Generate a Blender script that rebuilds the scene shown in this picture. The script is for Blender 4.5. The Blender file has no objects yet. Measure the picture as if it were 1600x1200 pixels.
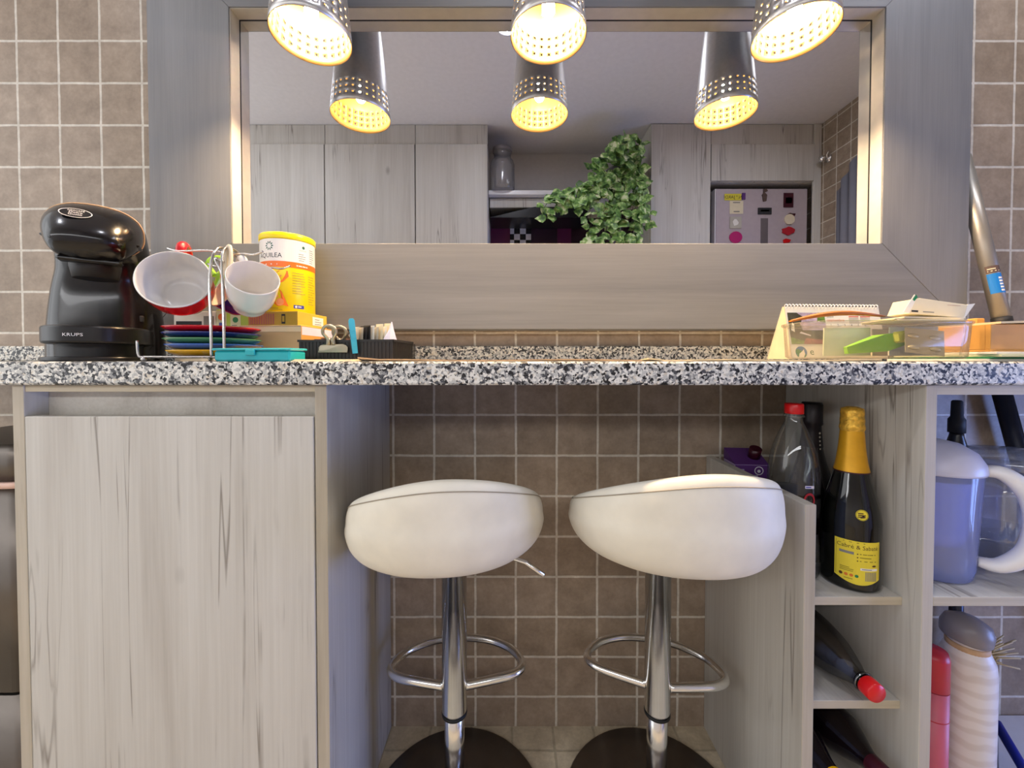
import bpy, math, random
from mathutils import Vector, Matrix, Quaternion
random.seed(7)
R = math.radians
SC = bpy.context.scene
COL = SC.collection

# ------------------------------------------------------------------ camera
ZC, F, PITCH = 0.91, 615.0, R(1.1)
CY = 562.0 + F * math.tan(PITCH)
cd = bpy.data.cameras.new('camera'); cam = bpy.data.objects.new('camera', cd); COL.objects.link(cam)
cam.location = (0, 0, ZC); cam.rotation_euler = (R(90) - PITCH, 0, 0)
cd.sensor_width = 36.0; cd.lens = 36.0 * F / 1600.0
cd.shift_y = -(600.0 - CY) / 1600.0
cd.clip_start = 0.02
SC.camera = cam

# ------------------------------------------------------------------ light, exposure
w = bpy.data.worlds.new('world'); SC.world = w; w.use_nodes = True
w.node_tree.nodes['Background'].inputs[0].default_value = (0.95, 0.97, 1.0, 1)
w.node_tree.nodes['Background'].inputs[1].default_value = 0.9
vs = SC.view_settings
vs.view_transform = 'Standard'; vs.look = 'None'; vs.gamma = 1.0; vs.use_curve_mapping = False
vs.exposure = 0.64
SC.cycles.max_bounces = 10; SC.cycles.transparent_max_bounces = 24
SC.cycles.caustics_reflective = False; SC.cycles.caustics_refractive = False
SC.cycles.sample_clamp_indirect = 6.0
DOWN_E = 170.0       # ceiling downlights
BULB_E = 2300.0       # pendant bulbs
DAY_E = 18.0        # daylight through the window on the right

def area(name, loc, rot, sx, sy, power, color):
    ld = bpy.data.lights.new(name, 'AREA'); ld.shape = 'RECTANGLE'; ld.size = sx; ld.size_y = sy
    ld.energy = power; ld.color = color
    o = bpy.data.objects.new(name, ld); o.location = loc; o.rotation_euler = rot; COL.objects.link(o); return o
area('daylight', (2.16, 0.08, 0.50), (0, R(90), 0), 0.78, 0.80, DAY_E, (0.26, 0.42, 1.0))
area('left_fill', (-2.6, -0.2, 1.5), (0, R(-90), 0), 1.6, 1.3, 5.0, (0.97, 0.98, 1.0))  # added fill light at the open left end, unseen
FRONT_FILL_E = 7.4        # unseen fill light added below the wall cabinets
area('front_fill', (-0.75, -0.70, 1.355), (R(42), 0, 0), 2.9, 0.12, FRONT_FILL_E, (0.97, 0.98, 1.0))  # added frontal fill, hidden from the mirror view

def at(px, py, d):
    """the point at distance d in front of the camera seen at a pixel of the photograph"""
    u = (px - 800.0) / F; v = (CY - py) / F
    c, s = math.cos(PITCH), math.sin(PITCH)
    t = d / (c + v * s)
    return Vector((u * t, d, ZC + t * (-s + v * c)))
GLASS_Y = 0.94
def mat_(px, py, d):
    """the same for a point seen in the mirror at folded distance d: its true place in the room"""
    p = at(px, py, d); p.y = 2 * GLASS_Y - d; return p

# ------------------------------------------------------------------ materials
def lin(h):
    h = h.lstrip('#'); o = []
    for i in (0, 2, 4):
        x = int(h[i:i+2], 16) / 255.0
        o.append(x / 12.92 if x <= 0.04045 else ((x + 0.055) / 1.055) ** 2.4)
    return (o[0], o[1], o[2], 1)
class NT:
    def __init__(s, name):
        s.m = bpy.data.materials.new(name); s.m.use_nodes = True; s.t = s.m.node_tree
        s.b = s.t.nodes['Principled BSDF']; s.out = s.t.nodes['Material Output']
    def n(s, typ, **kw):
        x = s.t.nodes.new(typ)
        for k, v in kw.items(): setattr(x, k, v)
        return x
    def l(s, a, b): s.t.links.new(a, b)
    def math(s, op, a, b=None):
        x = s.n('ShaderNodeMath', operation=op)
        for i, q in enumerate((a, b)):
            if q is None: continue
            if isinstance(q, (int, float)): x.inputs[i].default_value = q
            else: s.l(q, x.inputs[i])
        return x.outputs[0]
    def mix(s, fac, a, b, mode='MIX'):
        x = s.n('ShaderNodeMix', data_type='RGBA', blend_type=mode)
        for i, q in ((0, fac), (6, a), (7, b)):
            if isinstance(q, (int, float)): x.inputs[i].default_value = q
            elif isinstance(q, tuple): x.inputs[i].default_value = q
            else: s.l(q, x.inputs[i])
        return x.outputs[2]
    def ramp(s, f, stops, interp='LINEAR'):
        x = s.n('ShaderNodeValToRGB'); x.color_ramp.interpolation = interp
        e = x.color_ramp.elements
        while len(e) < len(stops): e.new(0.5)
        for el, (p, c) in zip(e, stops): el.position = p; el.color = c
        s.l(f, x.inputs[0]); return x.outputs[0]
    def coords(s, scale=(1, 1, 1), loc=(0, 0, 0), kind='Object', rnd=False):
        tc = s.n('ShaderNodeTexCoord'); mp = s.n('ShaderNodeMapping')
        mp.inputs['Scale'].default_value = scale; mp.inputs['Location'].default_value = loc
        src = tc.outputs[kind]
        if rnd:
            oi = s.n('ShaderNodeObjectInfo'); va = s.n('ShaderNodeVectorMath', operation='ADD')
            cx = s.n('ShaderNodeCombineXYZ')
            for i, k in enumerate((13.0, 7.0, 29.0)): s.l(s.math('MULTIPLY', oi.outputs['Random'], k), cx.inputs[i])
            s.l(src, va.inputs[0]); s.l(cx.outputs[0], va.inputs[1]); src = va.outputs[0]
        s.l(src, mp.inputs[0]); return mp.outputs[0]
    def noise(s, vec, scale, detail=4, rough=0.5, dist=0.0):
        x = s.n('ShaderNodeTexNoise'); x.inputs['Scale'].default_value = scale
        x.inputs['Detail'].default_value = detail; x.inputs['Roughness'].default_value = rough
        x.inputs['Distortion'].default_value = dist
        s.l(vec, x.inputs['Vector']); return x.outputs['Fac']
    def bump(s, h, strength, dist=0.002):
        x = s.n('ShaderNodeBump'); x.inputs['Strength'].default_value = strength
        x.inputs['Distance'].default_value = dist
        s.l(h, x.inputs['Height']); s.l(x.outputs[0], s.b.inputs['Normal'])
M = {}
def pbr(name, col, rough=0.5, metal=0.0, spec=0.5, noise=0.0, nscale=40.0, emit=None, es=0.0, coat=0.0, bump=0.0, trans=0.0, ior=1.45, alpha=1.0, sheen=0.0):
    if name in M: return M[name]
    n = NT(name); b = n.b; c = lin(col)
    b.inputs['Roughness'].default_value = rough; b.inputs['Metallic'].default_value = metal
    b.inputs['Specular IOR Level'].default_value = spec; b.inputs['Coat Weight'].default_value = coat
    b.inputs['Transmission Weight'].default_value = trans; b.inputs['IOR'].default_value = ior
    b.inputs['Alpha'].default_value = alpha
    v = n.coords()
    f = n.noise(v, nscale, 4)
    k = max(noise, 0.03)
    lo = tuple(x * (1 - k) for x in c[:3]) + (1,); hi = tuple(min(1, x * (1 + k)) for x in c[:3]) + (1,)
    n.l(n.ramp(f, [(0.3, lo), (0.7, hi)]), b.inputs['Base Color'])
    if bump: n.bump(f, bump)
    if emit:
        b.inputs['Emission Color'].default_value = lin(emit); b.inputs['Emission Strength'].default_value = es
    M[name] = n.m; return n.m
def thin_glass(name, tint, refl=0.12, rough=0.03, dens=0.0, edge=0.5, dcol='#ffffff'):
    """a thin transparent wall: tinted transparency, darker and glossier toward grazing"""
    n = NT(name); n.t.nodes.remove(n.b)
    tr = n.n('ShaderNodeBsdfTransparent'); gl = n.n('ShaderNodeBsdfGlossy'); df = n.n('ShaderNodeBsdfDiffuse')
    gl.inputs['Roughness'].default_value = rough; df.inputs['Color'].default_value = lin(dcol)
    lw = n.n('ShaderNodeLayerWeight'); lw.inputs['Blend'].default_value = 0.22
    c = lin(tint); dk = tuple(x * (1 - edge) for x in c[:3]) + (1,)
    n.l(n.mix(lw.outputs['Facing'], c, dk), tr.inputs['Color'])
    m0 = n.n('ShaderNodeMixShader'); m0.inputs[0].default_value = dens
    n.l(tr.outputs[0], m0.inputs[1]); n.l(df.outputs[0], m0.inputs[2])
    m1 = n.n('ShaderNodeMixShader')
    fz = n.math('ADD', n.math('MULTIPLY', lw.outputs['Fresnel'], 0.45), refl * 0.25)
    n.l(fz, m1.inputs[0]); n.l(m0.outputs[0], m1.inputs[1]); n.l(gl.outputs[0], m1.inputs[2])
    n.l(m1.outputs[0], n.out.inputs['Surface']); M[name] = n.m; return n.m
def wood(name, light, mid, dark, crack='#5a5048', scale=1.0, axis=2, rough=0.55, crack_amt=1.0):
    n = NT(name); st = [1.0, 1.0, 1.0]; st[axis] = 0.07
    v = n.coords(tuple(scale * s for s in st), rnd=True)
    st2 = [1.0, 1.0, 1.0]; st2[axis] = 0.02
    v2 = n.coords(tuple(scale * s for s in st2), rnd=True)
    broad = n.noise(v, 9.0, 5, 0.6, 0.6); fine = n.noise(v2, 160.0, 3, 0.6)
    col = n.ramp(broad, [(0.30, lin(dark)), (0.46, lin(mid)), (0.66, lin(light))])
    col = n.mix(0.30, col, n.ramp(fine, [(0.3, lin(dark)), (0.7, lin(light))]))
    fac = None
    for kk, (sc_, sz, w_, thr, lo) in enumerate(((7.0, 0.035, 135.0, 0.47, (3.1, 1.7, 4.4)), (11.5, 0.045, 120.0, 0.55, (9.3, 5.1, 1.2)))):
        sq = [1.0, 1.0, 1.0]; sq[axis] = sz
        wv = n.noise(n.coords(tuple(scale * q for q in sq), lo, rnd=True), sc_, 4, 0.55, 0.35)
        d = n.math('ABSOLUTE', n.math('SUBTRACT', wv, 0.5))
        line = n.math('SUBTRACT', 1.0, n.math('MINIMUM', n.math('MULTIPLY', d, w_), 1.0))
        st3 = [1.0, 1.0, 1.0]; st3[axis] = 0.4
        msk = n.ramp(n.noise(n.coords(tuple(scale * q for q in st3), lo[::-1], rnd=True), 7.0, 3, 0.6), [(thr, (0, 0, 0, 1)), (thr + .13, (1, 1, 1, 1))])
        f_ = n.math('MULTIPLY', n.math('MULTIPLY', line, msk), 0.74 * crack_amt)
        fac = f_ if fac is None else n.math('MAXIMUM', fac, f_)
    col = n.mix(fac, col, lin(crack))
    vv = n.n('ShaderNodeTexVoronoi'); st4 = [1.0, 1.0, 1.0]; st4[axis] = 0.55
    n.l(n.coords(tuple(scale * s for s in st4), rnd=True), vv.inputs['Vector']); vv.inputs['Scale'].default_value = 5.0
    knot = n.ramp(vv.outputs['Distance'], [(0.02, (1, 1, 1, 1)), (0.075, (0, 0, 0, 1))])
    col = n.mix(n.math('MULTIPLY', knot, 0.45 * crack_amt), col, lin(crack))
    n.l(col, n.b.inputs['Base Color']); n.b.inputs['Roughness'].default_value = rough
    n.b.inputs['Specular IOR Level'].default_value = 0.35
    n.bump(fine, 0.08, 0.0006); M[name] = n.m; return n.m
def tile_mat(name, u, v, c1, c2, grout, off=(0.0, 0.0)):
    n = NT(name); tc = n.n('ShaderNodeTexCoord'); sx = n.n('ShaderNodeSeparateXYZ'); n.l(tc.outputs['Object'], sx.inputs[0])
    wob = n.n('ShaderNodeTexNoise'); wob.inputs['Scale'].default_value = 18.0; wob.inputs['Detail'].default_value = 3.0
    n.l(tc.outputs['Object'], wob.inputs['Vector'])
    sw = n.n('ShaderNodeSeparateColor'); n.l(wob.outputs['Color'], sw.inputs[0])
    cx = n.n('ShaderNodeCombineXYZ')
    for i, (k, o, ch) in enumerate(((u, off[0], 0), (v, off[1], 1))):
        d = n.math('MULTIPLY', n.math('SUBTRACT', sw.outputs[ch], 0.5), 0.0035)
        n.l(n.math('ADD', n.math('ADD', sx.outputs[k], o), d), cx.inputs[i])
    br = n.n('ShaderNodeTexBrick'); br.offset = 0.0; br.squash = 1.0
    br.inputs['Scale'].default_value = 1.0; br.inputs['Mortar Size'].default_value = 0.0031
    br.inputs['Mortar Smooth'].default_value = 0.25; br.inputs['Brick Width'].default_value = 0.1
    br.inputs['Row Height'].default_value = 0.1; br.inputs['Bias'].default_value = -0.1
    br.inputs['Color1'].default_value = lin(c1); br.inputs['Color2'].default_value = lin(c2); br.inputs['Mortar'].default_value = lin(grout)
    n.l(cx.outputs[0], br.inputs['Vector'])
    vo = n.coords(); cl = n.noise(vo, 22.0, 6, 0.65); cl2 = n.noise(vo, 120.0, 3, 0.6)
    mot = n.mix(1.0, n.ramp(cl, [(0.3, (0.74, 0.72, 0.70, 1)), (0.7, (1.12, 1.12, 1.12, 1))]), n.ramp(cl2, [(0.25, (0.86, 0.85, 0.84, 1)), (0.75, (1.05, 1.05, 1.05, 1))]), 'MULTIPLY')
    n.l(n.mix(1.0, br.outputs['Color'], mot, 'MULTIPLY'), n.b.inputs['Base Color'])
    n.b.inputs['Roughness'].default_value = 0.42; n.b.inputs['Specular IOR Level'].default_value = 0.4
    h = n.math('ADD', n.math('MULTIPLY', br.outputs['Fac'], -1.0), n.math('MULTIPLY', cl, 0.5))
    n.bump(h, 0.5, 0.0012); M[name] = n.m; return n.m
def granite(name):
    n = NT(name); v = n.coords()
    wn = n.n('ShaderNodeTexNoise'); wn.inputs['Scale'].default_value = 150.0; wn.inputs['Detail'].default_value = 3.0; n.l(v, wn.inputs['Vector'])
    va = n.n('ShaderNodeVectorMath', operation='MULTIPLY_ADD'); n.l(wn.outputs['Color'], va.inputs[0])
    va.inputs[1].default_value = (0.008, 0.008, 0.008); n.l(v, va.inputs[2])
    vo = n.n('ShaderNodeTexVoronoi'); vo.inputs['Scale'].default_value = 250.0; n.l(va.outputs[0], vo.inputs['Vector'])
    sp = n.n('ShaderNodeSeparateColor'); n.l(vo.outputs['Color'], sp.inputs[0])
    big = n.noise(v, 55.0, 3, 0.6)
    val = n.math('ADD', n.math('MULTIPLY', sp.outputs[0], 0.62), n.math('MULTIPLY', big, 0.62))
    col = n.ramp(val, [(0.0, lin('#141416')), (0.40, lin('#45464a')), (0.50, lin('#8c8c8a')), (0.60, lin('#b9b8b2')), (0.74, lin('#dcd9d0')), (0.90, lin('#c8bfae'))], 'CONSTANT')
    n.l(col, n.b.inputs['Base Color']); n.b.inputs['Roughness'].default_value = 0.3; M[name] = n.m; return n.m

wood('laminate', '#c9c6be', '#bfbbb2', '#a8a197', '#6a6056')
wood('laminate_edge', '#bfb6a6', '#b3a997', '#9f9583', '#8f8069', scale=1.4, crack_amt=0.3)
wood('laminate_edge_flat', '#c4baa5', '#b8ad97', '#a39882', '#8f8069', scale=1.4, axis=0, crack_amt=0.3)
wood('laminate_shelf', '#cfcbc2', '#c3beb4', '#aaa398', '#70665c', axis=1)
wood('laminate_pale', '#d6d3cc', '#cac6be', '#b0aaa1', '#716860', scale=0.8)  # paler tone of the laminate, for the far cabinets and valance
wood('grey_frame', '#7f7f80', '#777778', '#6b6b6e', '#8e8d90', scale=1.6, crack_amt=0.22, rough=0.45)
wood('grey_frame_flat', '#7f7f80', '#777778', '#6b6b6e', '#8e8d90', scale=1.6, axis=0, crack_amt=0.22, rough=0.45)
wood('box_wood', '#d8b98c', '#cda877', '#b98f5e', '#8d6a42', axis=0, crack_amt=0.2)
wood('dark_wood', '#6a554b', '#584640', '#453633', '#2c2220', axis=0, crack_amt=0.4)
tile_mat('wall_tile', 0, 2, '#a2917f', '#93826f', '#d3ccbf', (0.0905, 0.025))
tile_mat('side_tile', 1, 2, '#a2917f', '#93826f', '#d3ccbf', (0.02, 0.025))
tile_mat('floor_tile', 0, 1, '#cfc3ab', '#c3b69d', '#b3a892', (0.0, 0.0))
granite('granite')
pbr('paint_white', '#dcd8d6', 0.8, noise=0.02)
pbr('chrome', '#ececea', 0.17, 1.0); pbr('wire_chrome', '#c9c6c2', 0.2, 1.0)
pbr('clip_steel', '#a39a88', 0.3, 0.85); pbr('steel', '#c4c2c0', 0.32, 0.8, noise=0.05, nscale=120)
pbr('lamp_inner', '#80663c', 0.36, 0.9)
pbr('rubber', '#1a1a1b', 0.6); pbr('black_gloss', '#0c0b0d', 0.2, spec=0.55, coat=0.15); pbr('black_satin', '#141315', 0.28)
pbr('black_matte', '#19181a', 0.5, noise=0.1)
pbr('base_steel', '#6f6862', 0.35, 1.0, noise=0.12, nscale=14)
pbr('leather', '#dcd6c6', 0.48, noise=0.05, nscale=25, bump=0.06)
pbr('seam', '#9a907f', 0.7)
pbr('paper', '#ece8de', 0.7); pbr('paper_cream', '#e5d8b8', 0.7); pbr('card_grey', '#b9b2a4', 0.75, noise=0.05); pbr('paper_violet', '#dcd6e6', 0.6)
pbr('ink', '#26262a', 0.6); pbr('ink_grey', '#85827f', 0.7); pbr('ink_red', '#d2442f', 0.6); pbr('ink_brown', '#4d3016', 0.6); pbr('ink_orange', '#d9772c', 0.6)
pbr('ink_blue', '#3a3f9c', 0.5); pbr('ink_green', '#1f7b4a', 0.5); pbr('ink_teal', '#1a6aa6', 0.5)
pbr('white_gloss', '#d4d2d0', 0.15, coat=0.4); pbr('red_gloss', '#c01420', 0.12, coat=0.4); pbr('navy_gloss', '#1d2870', 0.12, coat=0.4)
pbr('green_gloss', '#4f8a58', 0.12, coat=0.4); pbr('blue_gloss', '#3563b8', 0.12, coat=0.4); pbr('yellow_gloss', '#dfa80c', 0.12, coat=0.4)
pbr('lime_gloss', '#8fbf3a', 0.15, coat=0.4); pbr('brown_gloss', '#8a4a22', 0.15, coat=0.4); pbr('cream_gloss', '#e2d3b8', 0.15, coat=0.4)
pbr('can_yellow', '#f2d800', 0.3); pbr('can_lid', '#f2dc10', 0.3); pbr('can_orange', '#ee7320', 0.35); pbr('can_white', '#efede4', 0.35); pbr('can_peach', '#ef9a62', 0.4); pbr('leaf_dark', '#1f5a45', 0.4)
pbr('box_yellow', '#d9b440', 0.55, noise=0.05); pbr('box_stripe', '#a8705a', 0.6); pbr('box_olive', '#b59a3a', 0.6)
pbr('carton_tan', '#c2ac86', 0.6, noise=0.03); pbr('carton_end', '#d79c4c', 0.6)
pbr('lime_box', '#b5d24a', 0.5); pbr('mint_box', '#d7d9b4', 0.5)
pbr('teal_plastic', '#2fb0b8', 0.2, trans=0.15); pbr('blue_plastic', '#46b9dc', 0.25, trans=0.2)
pbr('kraft', '#c29a6c', 0.75, noise=0.12, nscale=60); pbr('kraft_light', '#e3cda4', 0.7, noise=0.05)
pbr('mat_leather', '#bd9a74', 0.6, noise=0.12, nscale=80)
pbr('amber_rind', '#b4681c', 0.4, noise=0.25, nscale=60); pbr('photo_dark', '#3c3a2c', 0.6, noise=0.6, nscale=90); pbr('photo_violet', '#b3a2b6', 0.6, noise=0.35, nscale=110)
pbr('photo_green', '#5f8034', 0.6, noise=0.5, nscale=120); pbr('photo_red', '#8c4a4c', 0.6, noise=0.3, nscale=120)
pbr('lime_pack', '#86c22c', 0.35); pbr('yellow_pack', '#d6d950', 0.4); pbr('foil', '#d5c39c', 0.35, 0.4)
pbr('red_plastic', '#d01418', 0.3); pbr('purple', '#5a3074', 0.45); pbr('violet_pale', '#b9a7cc', 0.5)
pbr('wine_glass', '#0b0c08', 0.06, spec=0.7); pbr('wine_dark', '#120a0e', 0.1, spec=0.7); pbr('foil_gold', '#d9a01e', 0.38, 0.35, noise=0.05, nscale=80); pbr('foil_gold_crumple', '#d8a83c', 0.35, 0.5, noise=0.3, nscale=160, bump=0.8)
pbr('foil_black', '#150d12', 0.4); pbr('label_yellow', '#e6d23a', 0.5); pbr('label_edge', '#9a8a20', 0.5)
pbr('cola', '#0a0506', 0.05, spec=0.6); pbr('cola_label', '#a41420', 0.4); pbr('burgundy', '#3d0c1c', 0.35)
pbr('white_plastic', '#e6e4e6', 0.3); pbr('lid_grey', '#c4c2d2', 0.35); pbr('blue_filter', '#8c9be4', 0.4)
pbr('honey_wood', '#d09a50', 0.5, noise=0.08, nscale=20); pbr('reveal_pale', '#cac5bc', 0.5, noise=0.05); pbr('pole_alu', '#98938c', 0.38, 0.55); pbr('pole_dark', '#3b3d46', 0.3, 0.8); pbr('label_blue', '#1c78c8', 0.4); pbr('blue_handle', '#1c2a8c', 0.35)
pbr('cap_grey', '#7c767a', 0.35); pbr('white_flask', '#dcd4cf', 0.35, noise=0.12, nscale=14); pbr('red_flask', '#b02430', 0.35); pbr('red_flask_pale', '#bb5560', 0.4)
pbr('bristle', '#c2ac84', 0.8); pbr('bin_metal', '#6b645e', 0.38, 0.9, noise=0.05); pbr('bin_pink', '#d8b4a4', 0.5)
pbr('fridge', '#b9acb1', 0.4, 0.1, noise=0.02); pbr('fridge_side', '#3f3940', 0.4); pbr('fridge_grip', '#7c757a', 0.3, 0.5)
pbr('leaf_green', '#4f7a34', 0.45, noise=0.3, nscale=30); pbr('leaf_edge', '#bccb8c', 0.5, noise=0.1); pbr('stem', '#4a4a2c', 0.6)
pbr('recess_dark', '#352032', 0.3, noise=0.2, nscale=8); pbr('recess_purple', '#62244f', 0.35); pbr('curtain', '#7a7a84', 0.8); pbr('pot', '#5d565a', 0.6)
pbr('magenta', '#b41e6a', 0.4); pbr('sticky_yellow', '#ded03c', 0.6)
thin_glass('pet', '#f4f7f7', 0.25, edge=0.22, dens=0.02); thin_glass('pet_smoke', '#8f9396', 0.7, edge=0.6, dens=0.05, dcol='#1a1a1e')
thin_glass('box_clear', '#fbf8f0', 0.15, rough=0.08, dens=0.10, edge=0.12, dcol='#e9dcc0'); thin_glass('pitcher_blue', '#dbe1fb', 0.2, dens=0.34, edge=0.15, dcol='#b8c3f6')
thin_glass('jar_clear', '#eef2fb', 0.5, dens=0.2, edge=0.35, dcol='#d4ddf6'); thin_glass('pane', '#f4f7ff', 0.1, edge=0.1)
thin_glass('jar_grey', '#eeeef2', 0.6, rough=.15, dens=0.12, edge=0.25, dcol='#d8d8e0')
pbr('jug_water', '#6b6f86', 0.2, trans=0.3)
def emis(name, col, s):
    n = NT(name); n.t.nodes.remove(n.b); e = n.n('ShaderNodeEmission'); e.inputs[0].default_value = lin(col); e.inputs[1].default_value = s
    n.l(e.outputs[0], n.out.inputs[0]); M[name] = n.m
emis('bulb', '#ffdcae', BULB_E); emis('downlight', '#f3f5ff', DOWN_E)
n = NT('mirror_glass'); n.t.nodes.remove(n.b); g = n.n('ShaderNodeBsdfGlossy'); g.inputs['Roughness'].default_value = 0.0
g.inputs['Color'].default_value = (0.86, 0.86, 0.87, 1); n.l(g.outputs[0], n.out.inputs[0]); M['mirror_glass'] = n.m
n = NT('ivy_leaf'); v = n.coords(); n.l(n.ramp(n.noise(v, 26.0, 3, 0.6), [(0.38, lin('#3f5f2e')), (0.50, lin('#76a04e')), (0.57, lin('#a9c878')), (0.63, lin('#dfe6b8'))]), n.b.inputs['Base Color']); n.b.inputs['Roughness'].default_value = 0.42; M['ivy_leaf'] = n.m
n = NT('checker'); ck = n.n('ShaderNodeTexChecker'); ck.inputs['Scale'].default_value = 1 / 0.042
ck.inputs['Color1'].default_value = lin('#e4e4e8'); ck.inputs['Color2'].default_value = lin('#1c1c20')
n.l(n.coords(loc=(0.013, 0.01, 0.005)), ck.inputs['Vector']); n.l(ck.outputs[0], n.b.inputs['Base Color']); n.b.inputs['Roughness'].default_value = 0.15; M['checker'] = n.m
n = NT('flask_stripes'); wv = n.n('ShaderNodeTexWave'); wv.inputs['Scale'].default_value = 13.0; wv.inputs['Distortion'].default_value = 5.0; wv.bands_direction = 'Z'
n.l(n.coords(), wv.inputs['Vector']); n.l(n.ramp(wv.outputs[1], [(0.2, lin('#d2c8c2')), (0.6, lin('#ddd6d2'))]), n.b.inputs['Base Color']); n.b.inputs['Roughness'].default_value = 0.4; M['flask_stripes'] = n.m

# ------------------------------------------------------------------ mesh tools
def catmull(pts, k=6, closed=False):
    P = [Vector(p) for p in pts]; n = len(P); out = []
    for i in range(n if closed else n - 1):
        if closed: a, b, c, d = P[i-1], P[i], P[(i+1) % n], P[(i+2) % n]
        else: a, b, c, d = P[max(i-1, 0)], P[i], P[i+1], P[min(i+2, n-1)]
        for j in range(k):
            t = j / k; t2 = t*t; t3 = t2*t
            out.append(0.5 * ((2*b) + (c-a)*t + (2*a-5*b+4*c-d)*t2 + (3*b-a-3*c+d)*t3))
    if not closed: out.append(P[-1])
    return out
class MB:
    def __init__(s): s.v = []; s.f = []; s.m = []; s.sm = []
    def add(s, vs, fs, mi=0, smooth=False):
        o = len(s.v); s.v += [tuple(v) for v in vs]
        for f in fs: s.f.append([o + i for i in f]); s.m.append(mi); s.sm.append(smooth)
        return s
    def box(s, a, b, mi=0, mtx=None, c=0.0):
        x0, y0, z0 = [min(p, q) for p, q in zip(a, b)]; x1, y1, z1 = [max(p, q) for p, q in zip(a, b)]
        if c <= 0:
            vs = [Vector(p) for p in ((x0,y0,z0),(x1,y0,z0),(x1,y1,z0),(x0,y1,z0),(x0,y0,z1),(x1,y0,z1),(x1,y1,z1),(x0,y1,z1))]
            fs = [(0,3,2,1),(4,5,6,7),(0,1,5,4),(1,2,6,5),(2,3,7,6),(3,0,4,7)]
        else:
            c = min(c, (x1-x0)/2.01, (y1-y0)/2.01, (z1-z0)/2.01); vs = []; idx = {}
            X = (x0, x1); Y = (y0, y1); Z = (z0, z1)
            for i in (0, 1):
                for j in (0, 1):
                    for k in (0, 1):
                        for ax in range(3):
                            p = [X[i], Y[j], Z[k]]
                            for o in range(3):
                                if o != ax: p[o] += c * (1 if (i, j, k)[o] == 0 else -1)
                            idx[(i, j, k, ax)] = len(vs); vs.append(Vector(p))
            fs = []
            I = lambda t, ax: idx[(t[0], t[1], t[2], ax)]
            for ax in range(3):
                u, w_ = (ax + 1) % 3, (ax + 2) % 3
                for sd in (0, 1):
                    def T(p, q): t = [0,0,0]; t[ax] = sd; t[u] = p; t[w_] = q; return t
                    q = [I(T(0,0),ax), I(T(1,0),ax), I(T(1,1),ax), I(T(0,1),ax)]
                    fs.append(q if sd else q[::-1])
                    def E(p, q): t = [0,0,0]; t[ax] = sd; t[u] = p; t[w_] = q; return t
                for p in (0, 1):
                    for q in (0, 1):
                        a0 = [0,0,0]; a0[u] = p; a0[w_] = q; a1 = list(a0); a1[ax] = 1
                        qd = [I(a0,u), I(a1,u), I(a1,w_), I(a0,w_)]
                        fs.append(qd if (p == q) else qd[::-1])
            for i in (0, 1):
                for j in (0, 1):
                    for k in (0, 1):
                        t = [I((i,j,k),0), I((i,j,k),1), I((i,j,k),2)]
                        fs.append(t if (i+j+k) % 2 else t[::-1])
        if mtx: vs = [mtx @ v for v in vs]
        return s.add(vs, fs, mi)
    def rings(s, rings, mi=0, cap0=True, cap1=True, smooth=True, closed=True, mis=None):
        n = len(rings[0]); vs = [p for r in rings for p in r]; fs = []
        o = len(s.v); s.v += [tuple(v) for v in vs]
        for i in range(len(rings) - 1):
            for j in range(n if closed else n - 1):
                k = (j + 1) % n
                s.f.append([o+i*n+j, o+i*n+k, o+(i+1)*n+k, o+(i+1)*n+j]); s.m.append(mis[i] if mis else mi); s.sm.append(smooth)
        if cap0: s.f.append([o+j for j in range(n)][::-1]); s.m.append(mis[0] if mis else mi); s.sm.append(False)
        if cap1: s.f.append([o+(len(rings)-1)*n+j for j in range(n)]); s.m.append(mis[-1] if mis else mi); s.sm.append(False)
        return s
    def lathe(s, prof, n=40, mi=0, mtx=None, mis=None, cap0=True, cap1=True, sq=2.0):
        rg = []
        for r, z in prof:
            ring = []
            for j in range(n):
                a = 2*math.pi*j/n; ca, sa = math.cos(a), math.sin(a)
                if sq != 2.0:
                    k = (abs(ca)**sq + abs(sa)**sq) ** (-1/sq); p = Vector((r*ca*k, r*sa*k, z))
                else: p = Vector((r*ca, r*sa, z))
                ring.append(mtx @ p if mtx else p)
            rg.append(ring)
        return s.rings(rg, mi, cap0, cap1, True, True, mis)
    def cyl(s, a, b, r0, r1=None, n=20, mi=0):
        r1 = r0 if r1 is None else r1; a, b = Vector(a), Vector(b); d = b - a
        q = d.to_track_quat('Z', 'Y').to_matrix().to_4x4(); m = Matrix.Translation(a) @ q
        return s.lathe([(r0, 0), (r1, d.length)], n, mi, m)
    def tube(s, pts, r, n=10, mi=0, closed=False, caps=True):
        P = [Vector(p) for p in pts]; N = len(P); rg = []; nrm = None
        for i, p in enumerate(P):
            if closed: t = (P[(i+1) % N] - P[i-1])
            else: t = P[min(i+1, N-1)] - P[max(i-1, 0)]
            t.normalize()
            if nrm is None:
                nrm = t.orthogonal().normalized()
            else:
                nrm = nrm - t * nrm.dot(t)
                nrm = nrm.normalized() if nrm.length > 1e-6 else t.orthogonal().normalized()
            b = t.cross(nrm); rr = r[i] if isinstance(r, (list, tuple)) else r
            rg.append([p + (nrm*math.cos(2*math.pi*j/n) + b*math.sin(2*math.pi*j/n)) * rr for j in range(n)])
        if closed: rg.append(rg[0])
        return s.rings(rg, mi, caps and not closed, caps and not closed)
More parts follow.
